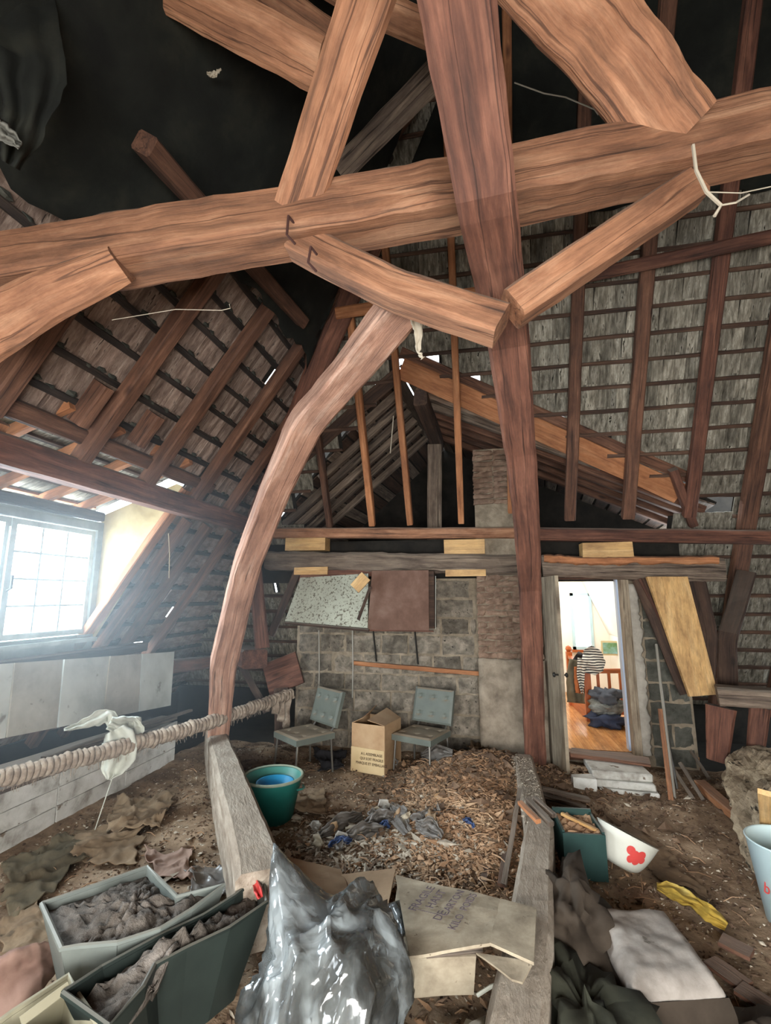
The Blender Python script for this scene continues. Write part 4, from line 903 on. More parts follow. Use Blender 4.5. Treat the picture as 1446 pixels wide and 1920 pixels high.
for (p, l, sd) in (([AY(20, -20, 1.3), AY(60, 120, 1.3), AY(45, 230, 1.32), AY(20, 310, 1.35)], 'ragged strip of felt hanging at the upper left edge', 2), ([AY(-30, 225, 1.2), AY(5, 245, 1.22), AY(38, 275, 1.25)], 'pale torn rag hanging at the left edge below the felt strip', 5)):
    o = sheet('torn_felt', M_FELT_SHADE if sd == 2 else M_GSOIL_, None, p, ([.16, .12, .07, .03] if sd == 2 else [.03, .035, .012]), fold=2, fa=.03, sd=sd); tag(o, l, 'felt')

# ================================================================== CHAIRS, BOX, BUCKET
M_VINYL = rough_mat('grey_green_vinyl', [rgb(92, 98, 92), rgb(112, 118, 110)], 4, rough=.5, bump=.1, dust=.75, dustc=rgb(150, 134, 114))
M_CHROME = plain('dull_chrome', rgb(150, 148, 142), .35, .9)
def cushion(b, w_, d_, t, M, tufts=3):
    n = 18
    def f(u, v):
        x = (u - .5) * w_; y = (v - .5) * d_; e = min(u, 1 - u, v, 1 - v); z = t / 2 - (.014 * max(0, 1 - e * 14) ** 2)
        for i in range(tufts):
            for j in range(tufts - 1):
                cx = (i + .5) / tufts - .5 + (.0 if j % 2 else .0); cy = (j + .5) / (tufts - 1) - .5
                d2 = ((x / w_ - cx) ** 2 + (y / d_ - cy) ** 2); z -= .016 * math.exp(-d2 / .0022) + .006 * math.exp(-d2 / .012)
        return M @ V((x, y, z))
    b.grid(f, n, n)
    g = lambda u, v: M @ V(((u - .5) * w_, (v - .5) * d_, -t / 2)); b.grid(lambda u, v: g(1 - u, v), 2, 2)
    for (p, q) in (((-.5, -.5), (.5, -.5)), ((.5, -.5), (.5, .5)), ((.5, .5), (-.5, .5)), ((-.5, .5), (-.5, -.5))):
        b.grid(lambda u, v: M @ V(((p[0] + (q[0] - p[0]) * u) * w_ * 1.0, (p[1] + (q[1] - p[1]) * u) * d_, -t / 2 + (t - .014) * v)), 4, 2)
def chair(loc, rz, label, tilt=0, h=.36):
    t = empty('chair', loc, rz, label, 'chair', 'tufted vinyl chairs by the block wall'); t.rotation_euler = (tilt, 0, rz)
    b = B(); cushion(b, .46, .46, .07, Matrix.Translation((0, 0, h))); b.o('seat', M_VINYL, t, smooth=False)
    b = B(); cushion(b, .48, .36, .055, Matrix.Translation((0, .26, h + .30)) @ Matrix.Rotation(math.radians(102), 4, 'X') @ Matrix.Rotation(math.pi, 4, 'Z') if False else Matrix.Translation((0, .28, h + .24)) @ Matrix.Rotation(math.radians(74), 4, 'X')); b.o('backrest', M_VINYL, t)
    for sx in (-1, 1):
        for sy in (-1, 1): B().tube([(sx * .2, sy * .2, h - .03), (sx * .215, sy * .22, 0)], .011, 8).o('leg', M_CHROME, t)
        B().tube([(sx * .17, .18, h - .03), (sx * .17, .27, h + .08), (sx * .17, .345, h + .36)], .011, 8).o('back_post', M_CHROME, t)
    return t
chair((-1.86, 5.10, .02), math.radians(-38), 'grey tufted vinyl chair left of the cardboard box')
chair((-.66, 5.40, .0), math.radians(-22), 'grey tufted vinyl chair right of the cardboard box')
# cardboard box
bx = empty('cardboard_box', (-1.14, 5.38, 0.02), math.radians(-14), 'tall open cardboard box with printed lines between the two tufted chairs', 'box')
w_, d_, h_ = .38, .42, .47
for (nm, p) in (('front_side', ((-w_ / 2, -d_ / 2, 0), (w_ / 2, -d_ / 2, 0), (w_ / 2, -d_ / 2, h_), (-w_ / 2, -d_ / 2, h_))), ('right_side', ((w_ / 2, -d_ / 2, 0), (w_ / 2, d_ / 2, 0), (w_ / 2, d_ / 2, h_), (w_ / 2, -d_ / 2, h_))),
               ('left_side', ((-w_ / 2, d_ / 2, 0), (-w_ / 2, -d_ / 2, 0), (-w_ / 2, -d_ / 2, h_), (-w_ / 2, d_ / 2, h_))), ('back_side', ((w_ / 2, d_ / 2, 0), (-w_ / 2, d_ / 2, 0), (-w_ / 2, d_ / 2, h_), (w_ / 2, d_ / 2, h_)))):
    thicken(B().grid(quadpatch(*p, 1, 1, .006, 4, 3), 6, 6).o(nm, M_CARD, bx), .006)
thicken(B().grid(quadpatch((-w_ / 2, -d_ / 2, h_), (-w_ / 2, d_ / 2, h_), (-.10, d_ / 2, h_ + .10), (-.08, -d_ / 2 + .05, h_ + .05), 1, 1, .01), 5, 5).o('left_flap', M_CARD, bx), .005)
thicken(B().grid(quadpatch((w_ / 2, -d_ / 2, h_), (w_ / 2, d_ / 2, h_), (.02, d_ / 2, h_ + .09), (-.02, -d_ / 2 + .02, h_ + .03), 1, 1, .01), 5, 5).o('right_flap', M_CARD, bx), .005)
thicken(B().grid(quadpatch((-w_ / 2 - .003, -d_ / 2 - .012, -.0), (w_ / 2 + .003, -d_ / 2 - .012, 0), (w_ / 2, -d_ / 2 - .012, .235), (-w_ / 2, -d_ / 2 - .012, .24), 1, 1, .002), 5, 5).o('lower_sleeve', rough_mat('buff_cardboard', [rgb(190, 164, 122), rgb(214, 190, 148)], 3, bump=.1), bx), .004)
def text(s_, size, mat, parent, M, name='lettering', ex=.0008, shear=0, sxx=1):
    c = bpy.data.curves.new(name, 'FONT'); c.body = s_; c.size = size; c.extrude = ex; c.align_x = 'CENTER'; c.align_y = 'CENTER'; c.shear = shear; c.materials.append(mat); c.resolution_u = 3
    tmp = bpy.data.objects.new('lettering_curve', c); COL.objects.link(tmp); me = bpy.data.meshes.new_from_object(tmp); bpy.data.objects.remove(tmp)
    o = bpy.data.objects.new(name, me); COL.objects.link(o)
    if parent: o.parent = parent
    o.matrix_basis = M @ Matrix.Diagonal((sxx, 1, 1, 1)); return o
for k, s_ in enumerate(('A L ASSEMBLAGE', 'QUI SOIT FRAGILE', 'MARQUE ET EMBALLAGE')):
    text(s_, .036, M_INKD, bx, Matrix.Translation((.05, -d_ / 2 - .019, .185 - .046 * k)) @ Matrix.Rotation(H, 4, 'X'), sxx=.9)
# turquoise bucket and blue bucket inside
M_TURQ = rough_mat('turquoise_plastic', [rgb(34, 104, 96), rgb(52, 132, 120)], 2, rough=.45, bump=.05, dust=.3)
M_BLUE = plain('blue_plastic', rgb(40, 134, 176), .35)
M_RIM = rough_mat('dusty_rim', [rgb(120, 140, 124), rgb(150, 150, 130)], 5, bump=.1)
bc = (-1.74, 4.06); t = empty('bucket', (bc[0], bc[1], .0), 0, 'turquoise plastic bucket standing by the diagonal floor beam', 'bucket')
B().lathe([(.001, .01), (.165, .0), (.235, .32), (.242, .33), (.236, .335), (.225, .325), (.158, .02), (.001, .025)], 40).o('body', M_TURQ, t, smooth=True)
B().lathe([(.235, .322), (.252, .326), (.252, .340), (.238, .345), (.228, .335)], 40).o('rim', M_RIM, t, smooth=True)
B().tube([(.20 * math.cos(a), .20 * math.sin(a), .235) for a in ()] or [(.235, -.06, .26), (.262, -.02, .255), (.262, .03, .25), (.235, .07, .25)], .008, 6).o('handle', M_TURQ, t)
t = empty('inner_bucket', (bc[0] + .03, bc[1] - .03, .04), 0, 'smaller bright blue bucket nested inside the turquoise one', 'bucket')
B().lathe([(.001, .01), (.11, 0), (.145, .25), (.155, .255), (.155, .262), (.14, .262), (.105, .02), (.001, .02)], 36).o('body', M_BLUE, t, smooth=True)

# ================================================================== RIGHT SIDE THINGS
# white plaster slabs stacked as a step
for k, (x0, x1, y0, y1, z0, z1, lab) in enumerate(((1.02, 1.52, 5.02, 5.42, .005, .075, 'lowest white slab of the step below the doorway'), (.99, 1.49, 5.03, 5.42, .08, .145, 'middle white slab of the step below the doorway'),
                                         (.96, 1.47, 5.05, 5.45, .15, .215, 'upper white slab of the step below the doorway'))):
    b = B().box(-(x1 - x0) / 2, (x1 - x0) / 2, -(y1 - y0) / 2, (y1 - y0) / 2, 0, z1 - z0, j=.008)
    o = b.o('slab', M_WPAINT, loc=((x0 + x1) / 2, (y0 + y1) / 2, z0)); m_ = o.modifiers.new('b', 'BEVEL'); m_.width = .01; o.rotation_euler = (0, 0, -.05 + .03 * k); tag(o, lab, 'slab')
timber('step_board', [V((.86, 5.52, .235)), V((1.55, 5.36, .232))], .2, .04, M_RF, 'brown board on top of white slabs below the doorway', 'board', up=(0, 0, 1), seg=8)
tag(B().box(.78, .98, 4.98, 5.12, .02, .17, j=.015).o('plaster_block', M_WPAINT), 'cream plaster block beside the foot of the raking strut', 'block')
for i, (a, c, lab) in enumerate((((1015, 1478), (1105, 1500), 'upper split grey lath in front of cream plaster block'), ((1018, 1490), (1100, 1515), 'middle split grey lath in front of cream plaster block'), ((1025, 1500), (1092, 1520), 'lower split grey lath in front of cream plaster block'))):
    timber('split_lath', [AZ(a[0], a[1], .18 - .04 * i), AZ(c[0], c[1], .10 - .03 * i)], .07, .03, M_GR, lab, 'lath', up=(0, 0, 1), seg=10, amp=.006)
for i in range(6):
    y_ = 1432 + i * 9
    timber('grey_lath', [AZ(868 + 4 * i, y_, .22 - .02 * i), AZ(975 + R.uniform(-14, 8), y_ + 14, .22 - .025 * i)], .05, .02, M_GR, 'grey lath in the heap at the chimney foot, row %s from its top' % ('one', 'two', 'three', 'four', 'five', 'six')[i], 'lath', up=(0, 0, 1), seg=8, amp=.005)
for i, (a, c) in enumerate((((975, 1505), (1010, 1540)), ((990, 1500), (1035, 1545)), ((1003, 1497), (1040, 1530)))):
    timber('broken_batten', [AZ(a[0], a[1], .40), AZ(c[0], c[1], .37)], .035, .03, M_NW if i == 0 else M_GR, ('orange', 'middle grey', 'rightmost grey')[i] + ' broken batten lying on far end of the grey floor beam', 'batten', up=(0, 0, 1), seg=5, amp=.004)
timber('standing_lath', [AZ(945, 1660, .12), AZ(975, 1480, .40)], .03, .02, M_GR, 'long thin lath lying along the grey floor beam', 'lath', seg=8)
# green crate with rubble
g0 = AZ(1053, 1540, .30); gc = V((g0.x + .14, 4.0, 0))
M_GREEN = rough_mat('dark_green_board', [rgb(26, 48, 45), rgb(40, 68, 64)], 2, rough=.5, bump=.1)
t = empty('green_crate', (.60, 3.74, .0), math.radians(4), 'dark green crate full of chips beside the grey floor beam', 'crate')
B().box(-.17, .17, -.15, -.13, 0, .30).o('front_side', M_GREEN, t); B().box(-.17, .17, .20, .22, 0, .33).o('rear_side', M_GREEN, t)
B().box(-.17, -.15, -.13, .20, 0, .31).o('left_side', M_GREEN, t); B().box(.15, .17, -.13, .20, 0, .31).o('right_side', M_GREEN, t)
o = B().grid(lambda u, v: (-.15 + .3 * u, -.13 + .33 * v, .27 + .03 * fbm(u * 7, v * 7, 2)), 14, 14).o('chip_filling', M_CHIP, t); thicken(o, .04)
t.scale = (.78, .9, .95)
timber('inner_slat', [V((-.1, .15, .31)), V((.13, -.08, .30))], .03, .02, M_YL, parent=t, up=(0, 0, 1), seg=3, amp=0)
# cracked enamel bowl with red flower
M_ENAM = rough_mat('chipped_enamel', [rgb(190, 190, 178), rgb(208, 208, 198)], 3, rough=.3, bump=.05, spots=(3, .6, rgb(120, 104, 80)))
M_MUD = rough_mat('mud_lining', [rgb(92, 80, 60), rgb(124, 110, 84)], 4, bump=.3)
M_REDP = plain('red_flower_print', rgb(196, 70, 66), .4)
bp = (1.02, 3.62, .0); t = empty('enamel_bowl', bp, 0, 'chipped white enamel bowl with red flower, tipped towards the viewer', 'bowl')
t.location = (.84, 3.76, .05); t.rotation_euler = (math.radians(-14), math.radians(24), 0); t.scale = (.86, .86, .9)
rb_ = lambda z_: .09 + .13 * math.sqrt(max(0, z_ / .22))
prof = [(.001, 0)] + [(rb_(z_ / 100), z_ / 100) for z_ in range(0, 23, 2)]
B().lathe(prof, 40).o('shell', M_ENAM, t, smooth=True)
B().lathe([(r_ - .008 if r_ > .01 else .001, z_ + .006) for r_, z_ in prof], 40).o('mud_lining', M_MUD, t, smooth=True)
B().lathe([(.218, .215), (.226, .222), (.218, .228), (.208, .222)], 40).o('rim', M_ENAM, t, smooth=True)
b = B()
for cx_, cz_, rr in ((-.0, .12, .035), (.04, .14, .03), (-.035, .14, .03), (.02, .09, .03), (-.02, .085, .026), (.06, .11, .024)):
    a0 = -H + .1 + cx_ / .18; vs = []
    c_ = None
    for k in range(13):
        if k == 12: da, dz = 0, 0
        else: da, dz = rr * math.cos(k * math.pi / 6) / .19, rr * math.sin(k * math.pi / 6)
        z_ = cz_ + dz; r_ = rb_(z_) + .003; vs.append((r_ * math.cos(a0 + da), r_ * math.sin(a0 + da), z_))
    b.add(vs, [(12, k, (k + 1) % 12) for k in range(12)])
b.o('red_flower_print', M_REDP, t)
# white bucket with red script
M_WBUCK = plain('pale_bluish_plastic', rgb(184, 206, 210), .35)
wbp = AZ(1452, 1745, .02); t = empty('white_bucket', (1.62, 3.42, .0), 0, 'white plastic bucket with red script standing at the right edge', 'bucket')
t.location = (1.68, 3.40, .0)
B().lathe([(.001, .005), (.15, 0), (.205, .42), (.212, .425), (.205, .43), (.198, .425), (.146, .02), (.001, .02)], 40).o('body', M_WBUCK, t, smooth=True)
B().lathe([(.001, .20), (.165, .2)], 30).o('mud_inside', M_MUD, t)
def wrap_text(s_, size, mat, parent, rf_, zc, ang, shear=.2):
    x = 0
    for ch_ in s_:
        a = ang + (x - len(s_) * size * .25) / rf_(zc); r_ = rf_(zc) + .003
        M = Matrix.Translation((r_ * math.cos(a), r_ * math.sin(a), zc)) @ Matrix.Rotation(a + H, 4, 'Z') @ Matrix.Rotation(H, 4, 'X')
        text(ch_, size, mat, parent, M, 'letter', .001, shear); x += size * .5
fa = math.atan2(-3.4, -1.68)
wrap_text('beaux', .085, M_REDP, t, lambda z_: .15 + .055 * z_ / .42, .20, fa - .2)
b = B().tube([((.15 + .055 * z_ / .42 + .003) * math.cos(a), (.15 + .055 * z_ / .42 + .003) * math.sin(a), z_) for a, z_ in ((fa - .6, .15), (fa - .4, .12), (fa - .2, .11), (fa + .05, .11), (fa + .25, .13))], .002, 4); b.o('red_underline', M_REDP, t)
b = B().tube([((.15 + .055 * z_ / .42 + .003) * math.cos(a), (.15 + .055 * z_ / .42 + .003) * math.sin(a), z_) for a, z_ in ((fa - .25, .285), (fa, .265), (fa + .3, .262), (fa + .5, .28))], .007, 5); b.o('handle_recess', M_IRON, t)
# yellow cloth
M_YCL = rough_mat('yellow_duster', [rgb(120, 96, 34), rgb(160, 132, 54), rgb(182, 166, 104)], 3, bump=.2)
o = sheet('yellow_cloth', M_YCL, None, [AZ(1232, 1662, .05), AZ(1265, 1672, .09), AZ(1300, 1690, .08), AZ(1330, 1712, .09), AZ(1362, 1738, .04)], [.02, .05, .03, .045, .02], n=22, nv=34, fold=.9, fa=.015, amp=.06, sd=4); tag(o, 'crumpled yellow cloth lying behind the dusty cushion', 'cloth')
# dusty cushion
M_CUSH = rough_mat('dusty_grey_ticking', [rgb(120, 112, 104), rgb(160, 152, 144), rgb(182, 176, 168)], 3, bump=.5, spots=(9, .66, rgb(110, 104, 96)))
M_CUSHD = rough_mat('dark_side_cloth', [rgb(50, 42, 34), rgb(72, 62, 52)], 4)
q = [V((.50, 3.02, .19)), V((.92, 3.12, .17)), V((.95, 2.52, .22)), V((.54, 2.38, .24))]
def cush(u, v):
    p = q[3] * (1 - u) * (1 - v) + q[2] * u * (1 - v) + q[1] * u * v + q[0] * (1 - u) * v
    e = min(u, 1 - u, v, 1 - v); k = 1 - max(0, 1 - e * 6) ** 2
    return p + V((0, 0, .07 * k - .05 + .015 * fbm(p.x * 6, p.y * 6, 2) + .004 * fbm(p.x * 25, p.y * 25, 2)))
t = empty('dusty_cushion', (0, 0, 0), 0, 'large dust-covered grey cushion lying right of the grey floor beam', 'cushion')
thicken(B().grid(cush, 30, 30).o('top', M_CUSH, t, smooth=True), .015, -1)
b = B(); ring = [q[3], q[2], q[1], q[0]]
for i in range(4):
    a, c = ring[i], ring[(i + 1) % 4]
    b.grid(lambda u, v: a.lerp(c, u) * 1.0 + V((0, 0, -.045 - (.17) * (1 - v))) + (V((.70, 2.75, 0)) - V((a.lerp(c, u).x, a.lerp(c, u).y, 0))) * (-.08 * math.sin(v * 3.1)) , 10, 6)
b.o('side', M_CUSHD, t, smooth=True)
o = lump('grey_bundle', (.42, 3.0, .14), .2, .42, .16, M_CUSHD, 4, .5, 34, hard=.4); tag(o, 'dark cloth bundle between grey floor beam and dusty cushion', 'cloth')
o = lump('grey_bundle', (.36, 2.35, .12), .22, .38, .14, rough_mat('dark_greenish_tarp', [rgb(34, 36, 28), rgb(60, 60, 48)], 4), 9, .6, 34, hard=.6); tag(o, 'dark greenish crumpled tarp at the bottom beside the grey floor beam', 'tarp')
o = lump('white_stone', (.99, 2.16, .12), .085, .11, .09, M_WPAINT, 2, .2, 20); tag(o, 'rounded whitish stone at the bottom right', 'stone')
o = lump('dark_rag', (1.05, 2.45, .05), .2, .2, .08, M_CUSHD, 12, .5, 24, hard=.4); tag(o, 'dark rag at the right of the dusty cushion corner', 'cloth')
for i, (a, c) in enumerate((((1330, 1800), (1400, 1850)), ((1350, 1760), (1410, 1790)), ((1385, 1850), (1446, 1890)))):
    timber('broken_board', [AZ(a[0], a[1], .05), AZ(c[0], c[1], .04)], .1, .02, M_RF, ('middle', 'upper', 'lowest')[i] + ' flat broken board lying right of the dusty cushion', 'board', up=(0, 0, 1), seg=5)

# ================================================================== FOREGROUND LEFT: TROUGHS
M_TRG = rough_mat('grey_plastic', [rgb(98, 104, 100), rgb(126, 132, 126)], 2, rough=.5, bump=.1, dust=.45, dustc=rgb(130, 124, 112))
M_TRD = rough_mat('dark_green_plastic', [rgb(30, 36, 34), rgb(48, 56, 52)], 2, rough=.4, bump=.05, dust=.5, dustc=rgb(120, 116, 106))
M_TRB = rough_mat('beige_plastic', [rgb(140, 134, 112), rgb(166, 160, 138)], 2, rough=.5, bump=.1)
M_GSOIL = rough_mat('grey_potting_soil', [rgb(58, 52, 46), rgb(96, 88, 80), rgb(136, 128, 120)], 7, bump=1, bd=.03, detail=10)
def trough(name, rim, zt, zb, shrink, mat, label, cat='trough', soil=None, lip=.011):
    t = empty(name, (0, 0, 0), 0, label, cat)
    P = [AZ(x, y, zt + (dz if len(r_) > 2 else 0)) if True else None for r_ in rim for x, y, dz in [(r_[0], r_[1], r_[2] if len(r_) > 2 else 0)]]
    cen = sum(P, V((0, 0, 0))) / len(P); Q = []
    for p in P: d = V((cen.x - p.x, cen.y - p.y, 0)); Q.append(V((p.x + d.x * shrink, p.y + d.y * shrink, zb)))
    b = B(); n = len(P)
    for i in range(n):
        a, c, e, f = P[i], P[(i + 1) % n], Q[(i + 1) % n], Q[i]; b.grid(quadpatch(f, e, c, a, 1, 1, .003, 5), 4, 4)
    b.add(Q, [list(range(n))]); thicken(b.o('body', mat, t), .010, 0)
    B().tube(P + [P[0]], lip, 6).o('rolled_rim', mat, t)
    if soil:
        zs, k = soil; S = [p.lerp(q_, k) for p, q_ in zip(P, Q)]; c2 = sum(S, V((0, 0, 0))) / n
        def sf(u, v):
            f = u * n; i = int(f) % n; t_ = f - int(f); e = S[i].lerp(S[(i + 1) % n], t_); p = c2.lerp(e, v)
            return V((p.x, p.y, p.z + (.03 * fbm(p.x * 9, p.y * 9, 3) + .03 * fbm(p.x * 30, p.y * 30, 3)) * min(1, (1 - v) * 6) + zs * (1 - v)))
        thicken(B().grid(sf, n * 10, 16).o('soil', M_GSOIL, t, smooth=True), .01)
    return t
trough('planter', [(78, 1695), (180, 1660), (276, 1626), (300, 1650), (332, 1682), (420, 1660), (360, 1705), (300, 1742), (220, 1768), (150, 1774), (116, 1780)], .38, .06, .28, M_TRG, 'grey plastic planter full of soil, tilted, with a pointed spout end', soil=(.07, .13))
trough('planter', [(118, 1862, .02), (190, 1815), (300, 1755), (380, 1718), (440, 1680), (492, 1640), (500, 1692), (430, 1740), (350, 1778), (290, 1810), (268, 1852), (205, 1925)], .36, .03, .38, M_TRD, 'dark green boat-shaped planter in front, half hidden by the plastic bag', soil=(.10, .22))
trough('planter', [(-60, 1960), (20, 1900), (128, 1830), (148, 1870), (190, 1930), (120, 1990)], .34, .02, .2, M_TRB, 'beige plastic planter at the bottom left corner', soil=(0, .5))
o = sheet('pink_cloth', rough_mat('faded_pink_cloth', [rgb(124, 96, 86), rgb(160, 132, 118)], 4), None, [AZ(-20, 1880, .1), AZ(30, 1840, .14), AZ(75, 1810, .16), AZ(112, 1788, .12)], [.14, .12, .09, .05], fold=1.5, fa=.03); tag(o, 'faded pink cloth at the left edge beside the planters', 'cloth')
timber('pale_strip', [AZ(40, 1915, .36), AZ(128, 1850, .38)], .03, .015, M_TRB, 'pale strip lying across the beige planter', 'strip', seg=4, amp=.002)

# ================================================================== CARDBOARD, BAG
def flat(name, px, zs, mat, label, cat='cardboard', th=.006, amp=.006, sd=0, n=10):
    p = [AZ(x, y, z_) for (x, y), z_ in zip(px, zs)]
    o = thicken(B().grid(quadpatch(p[3], p[2], p[1], p[0], n, n, amp, 5, sd), n, n).o(name, mat), th); tag(o, label, cat); return o, p
cb = empty('flattened_carton', (0, 0, 0), 0, 'dusty flattened carton with four printed columns lying in front of the grey floor beam', 'cardboard')
p = [AZ(742, 1640, .27), AZ(938, 1684, .32), AZ(918, 1768, .34), AZ(768, 1792, .31)]
thicken(B().grid(quadpatch(p[3], p[2], p[1], p[0], 8, 8, .006, 5, 2), 10, 10).o('main_face', M_CARDD, cb), .012, -1)
p2 = [AZ(938, 1684, .32), AZ(1006, 1702, .34), AZ(1001, 1803, .35), AZ(918, 1768, .34)]
thicken(B().grid(quadpatch(p2[3], p2[2], p2[1], p2[0], 8, 8, .005, 5, 3), 8, 8).o('side_face', M_CARDD, cb), .012, -1)
p3 = [AZ(690, 1796, .24), AZ(893, 1792, .27), AZ(888, 1862, .10), AZ(690, 1876, .06)]
thicken(B().grid(quadpatch(p3[3], p3[2], p3[1], p3[0], 8, 8, .006, 5, 4), 8, 8).o('lower_face', M_CARDD, cb), .01)
p4 = [AZ(893, 1790, .30), AZ(1000, 1805, .33), AZ(980, 1845, .31), AZ(960, 1838, .31)]
thicken(B().grid(quadpatch(p4[3], p4[2], p4[1], p4[0], 4, 4, .006, 5, 5), 6, 4).o('folded_tab', M_CARDD, cb), .008)
ex_ = (p[1] - p[0]).normalized(); ny = (p[0] - p[3]).normalized(); nz_ = ex_.cross(ny).normalized(); ny = nz_.cross(ex_)
def onface(u, v, rot, s_, size):
    c_ = p[3] * (1 - u) * (1 - v) + p[2] * u * (1 - v) + p[1] * u * v + p[0] * (1 - u) * v + nz_ * .012
    M = Matrix(((ex_.x, ny.x, nz_.x, c_.x), (ex_.y, ny.y, nz_.y, c_.y), (ex_.z, ny.z, nz_.z, c_.z), (0, 0, 0, 1))) @ Matrix.Rotation(rot, 4, 'Z')
    text(s_, size, M_INK, cb, M, 'printed_word')
onface(.25, .66, H, 'FRAGILE', .062); onface(.40, .68, H, 'HAUT', .062); onface(.57, .66, H, 'CARTON', .056); onface(.73, .72, H, 'POIDS', .055); onface(.42, .42, H, 'DE', .06); onface(.60, .34, H, 'KILO', .055); onface(.3, .5, 0, '_____', .05)
flat('cardboard_sheet', [(640, 1640), (742, 1628), (728, 1700), (660, 1700)], [.12, .16, .2, .16], M_CARD, 'creased tan cardboard piece behind the plastic bag', sd=4)
flat('cardboard_sheet', [(512, 1602), (640, 1630), (660, 1690), (500, 1665)], [.18, .12, .16, .2], M_CARD, 'folded brown cardboard with ridge behind left top of the bag', sd=6, amp=.012)
flat('cardboard_sheet', [(770, 1660), (748, 1640), (740, 1700), (765, 1790)], [.2, .22, .2, .2], M_CARDD, 'narrow grey cardboard edge beside the printed carton', sd=8)
for i, (a, c) in enumerate((((770, 1786), (900, 1772)), ((800, 1792), (905, 1780)))):
    timber('thin_lath', [AZ(a[0], a[1], .29 - .02 * i), AZ(c[0], c[1], .31 - .02 * i)], .02, .014, M_GR, ('upper', 'lower')[i] + ' thin lath stuck between printed carton and its lower face', 'lath', seg=4, amp=.002)
# crumpled dirty paper and dark sheet at the bottom
o = lump('crumpled_paper', (-.13, 2.22, .03), .2, .12, .08, rough_mat('dirty_paper', [rgb(120, 116, 108), rgb(190, 188, 178)], 5), 5, .6, 34, hard=.7); tag(o, 'dirty crumpled paper below the printed carton', 'paper')
o = lump('dark_plastic_sheet', (-.3, 1.98, .0), .4, .16, .14, plain('black_plastic', rgb(30, 34, 30), .35), 8, .3, 34, hard=.3); tag(o, 'black plastic sheet at the bottom edge beside the bag', 'plastic')
tag(B().tube([AZ(895, 1866, .12), AZ(920, 1850, .16), AZ(948, 1842, .2), AZ(962, 1860, .2), AZ(975, 1900, .18), AZ(990, 1940, .1)], .008, 6).o('white_cable', M_CLOTH), 'pale bent cable below the printed carton', 'cable')
# big transparent bag
M_BAG = glass_mat('dusty_clear_plastic', .3, (.72, .76, .77, 1), .13); M_BAG.node_tree.nodes['Principled BSDF'].inputs['Base Color'].default_value = (.32, .355, .37, 1)
bb_ = M_BAG.node_tree.nodes['Principled BSDF']; bb_.inputs['Specular IOR Level'].default_value = .9
N_b = M_BAG.node_tree.nodes; L_b = M_BAG.node_tree.links; mp_b = mapping(N_b, L_b, (1, 1, .5), False); t_b = tex(N_b, L_b, mp_b, 5, 4, .5, 1.2)
r_b = ramp(N_b, [(.38, (.05, .052, .05, 1)), (.5, (.13, .14, .14, 1)), (.64, (.36, .40, .41, 1))]); L_b.new(t_b.outputs[0], r_b.inputs[0]); L_b.new(r_b.outputs[0], bb_.inputs['Base Color'])
v_b = N_b.new('ShaderNodeTexVoronoi'); v_b.feature = 'DISTANCE_TO_EDGE'; v_b.inputs['Scale'].default_value = 11; L_b.new(mp_b.outputs[0], v_b.inputs['Vector'])
b_b = N_b.new('ShaderNodeBump'); b_b.inputs['Strength'].default_value = .5; b_b.inputs['Distance'].default_value = .03; L_b.new(v_b.outputs['Distance'], b_b.inputs['Height']); L_b.new(b_b.outputs[0], bb_.inputs['Normal'])
bg_ = empty('plastic_bag', (0, 0, 0), 0, 'large clear plastic bag full of refuse in the foreground', 'bag')
BC = V((-.64, 2.08, .26))
def bagf(u, v):
    a = u * 2 * math.pi; e = -H * .98 + v * math.pi * .98
    d = V((math.cos(a) * math.cos(e), math.sin(a) * math.cos(e), math.sin(e)))
    k = .97 + .10 * fbm(d.x * 1.3, d.y * 1.3, d.z + 4)
    pw = lambda q, n_: max(0, q) ** n_
    wv_ = fbm(d.x * 2, d.y * 2, d.z * 2) * .5
    k += .20 * pw(ridg(d.x * 1.3 + 2.4, d.y * 1.3, d.z * .7), 3) + .10 * pw(ridg(d.x * 2.3 + wv_ * .5, d.y * 2.3 + 5, d.z * .8), 5) + .035 * pw(ridg(d.x * 4 + 1, d.y * 4, d.z * 1.6), 6) - .09
    p = V((d.x * .31, d.y * .34, d.z * .27)) * k
    sp = max(0, d.dot(V((-.62, .35, .70)).normalized())) ** 14; p += V((-.14, .12, .20)) * sp
    sp = max(0, d.dot(V((.35, .65, .67)).normalized())) ** 6; p += V((.02, .1, .05)) * sp
    return BC + p
ob = B().grid(bagf, 110, 64).o('film', M_BAG, bg_, smooth=True)
def bag2(u, v):
    p = bagf(u, v); c_ = BC + V((.0, 0, -.02)); d = (p - c_) * (.64 + .08 * fbm(p.x * 5, p.y * 5, p.z * 5)); return c_ + d
B().grid(bag2, 50, 30).o('crumpled_contents', rough_mat('mixed_refuse', [rgb(40, 36, 30), rgb(110, 98, 82), rgb(200, 194, 180)], 5, spots=(4, .6, rgb(40, 48, 66))), bg_, smooth=True)
o = sheet('inner_wrapper', plain('red_white_wrapper', rgb(186, 60, 58), .3), bg_, [AZ(478, 1650, .38), AZ(484, 1668, .38), AZ(488, 1684, .36)], [.01, .02, .012], nv=6, fold=1, fa=.01)
o = sheet('plastic_film', M_BAG, None, [AZ(742, 1690, .22), AZ(752, 1740, .2), AZ(740, 1800, .16)], [.09, .1, .07], fold=2.5, fa=.03, sd=6); tag(o, 'crumpled dull plastic film right of the big bag', 'plastic')
tf = M_BAG
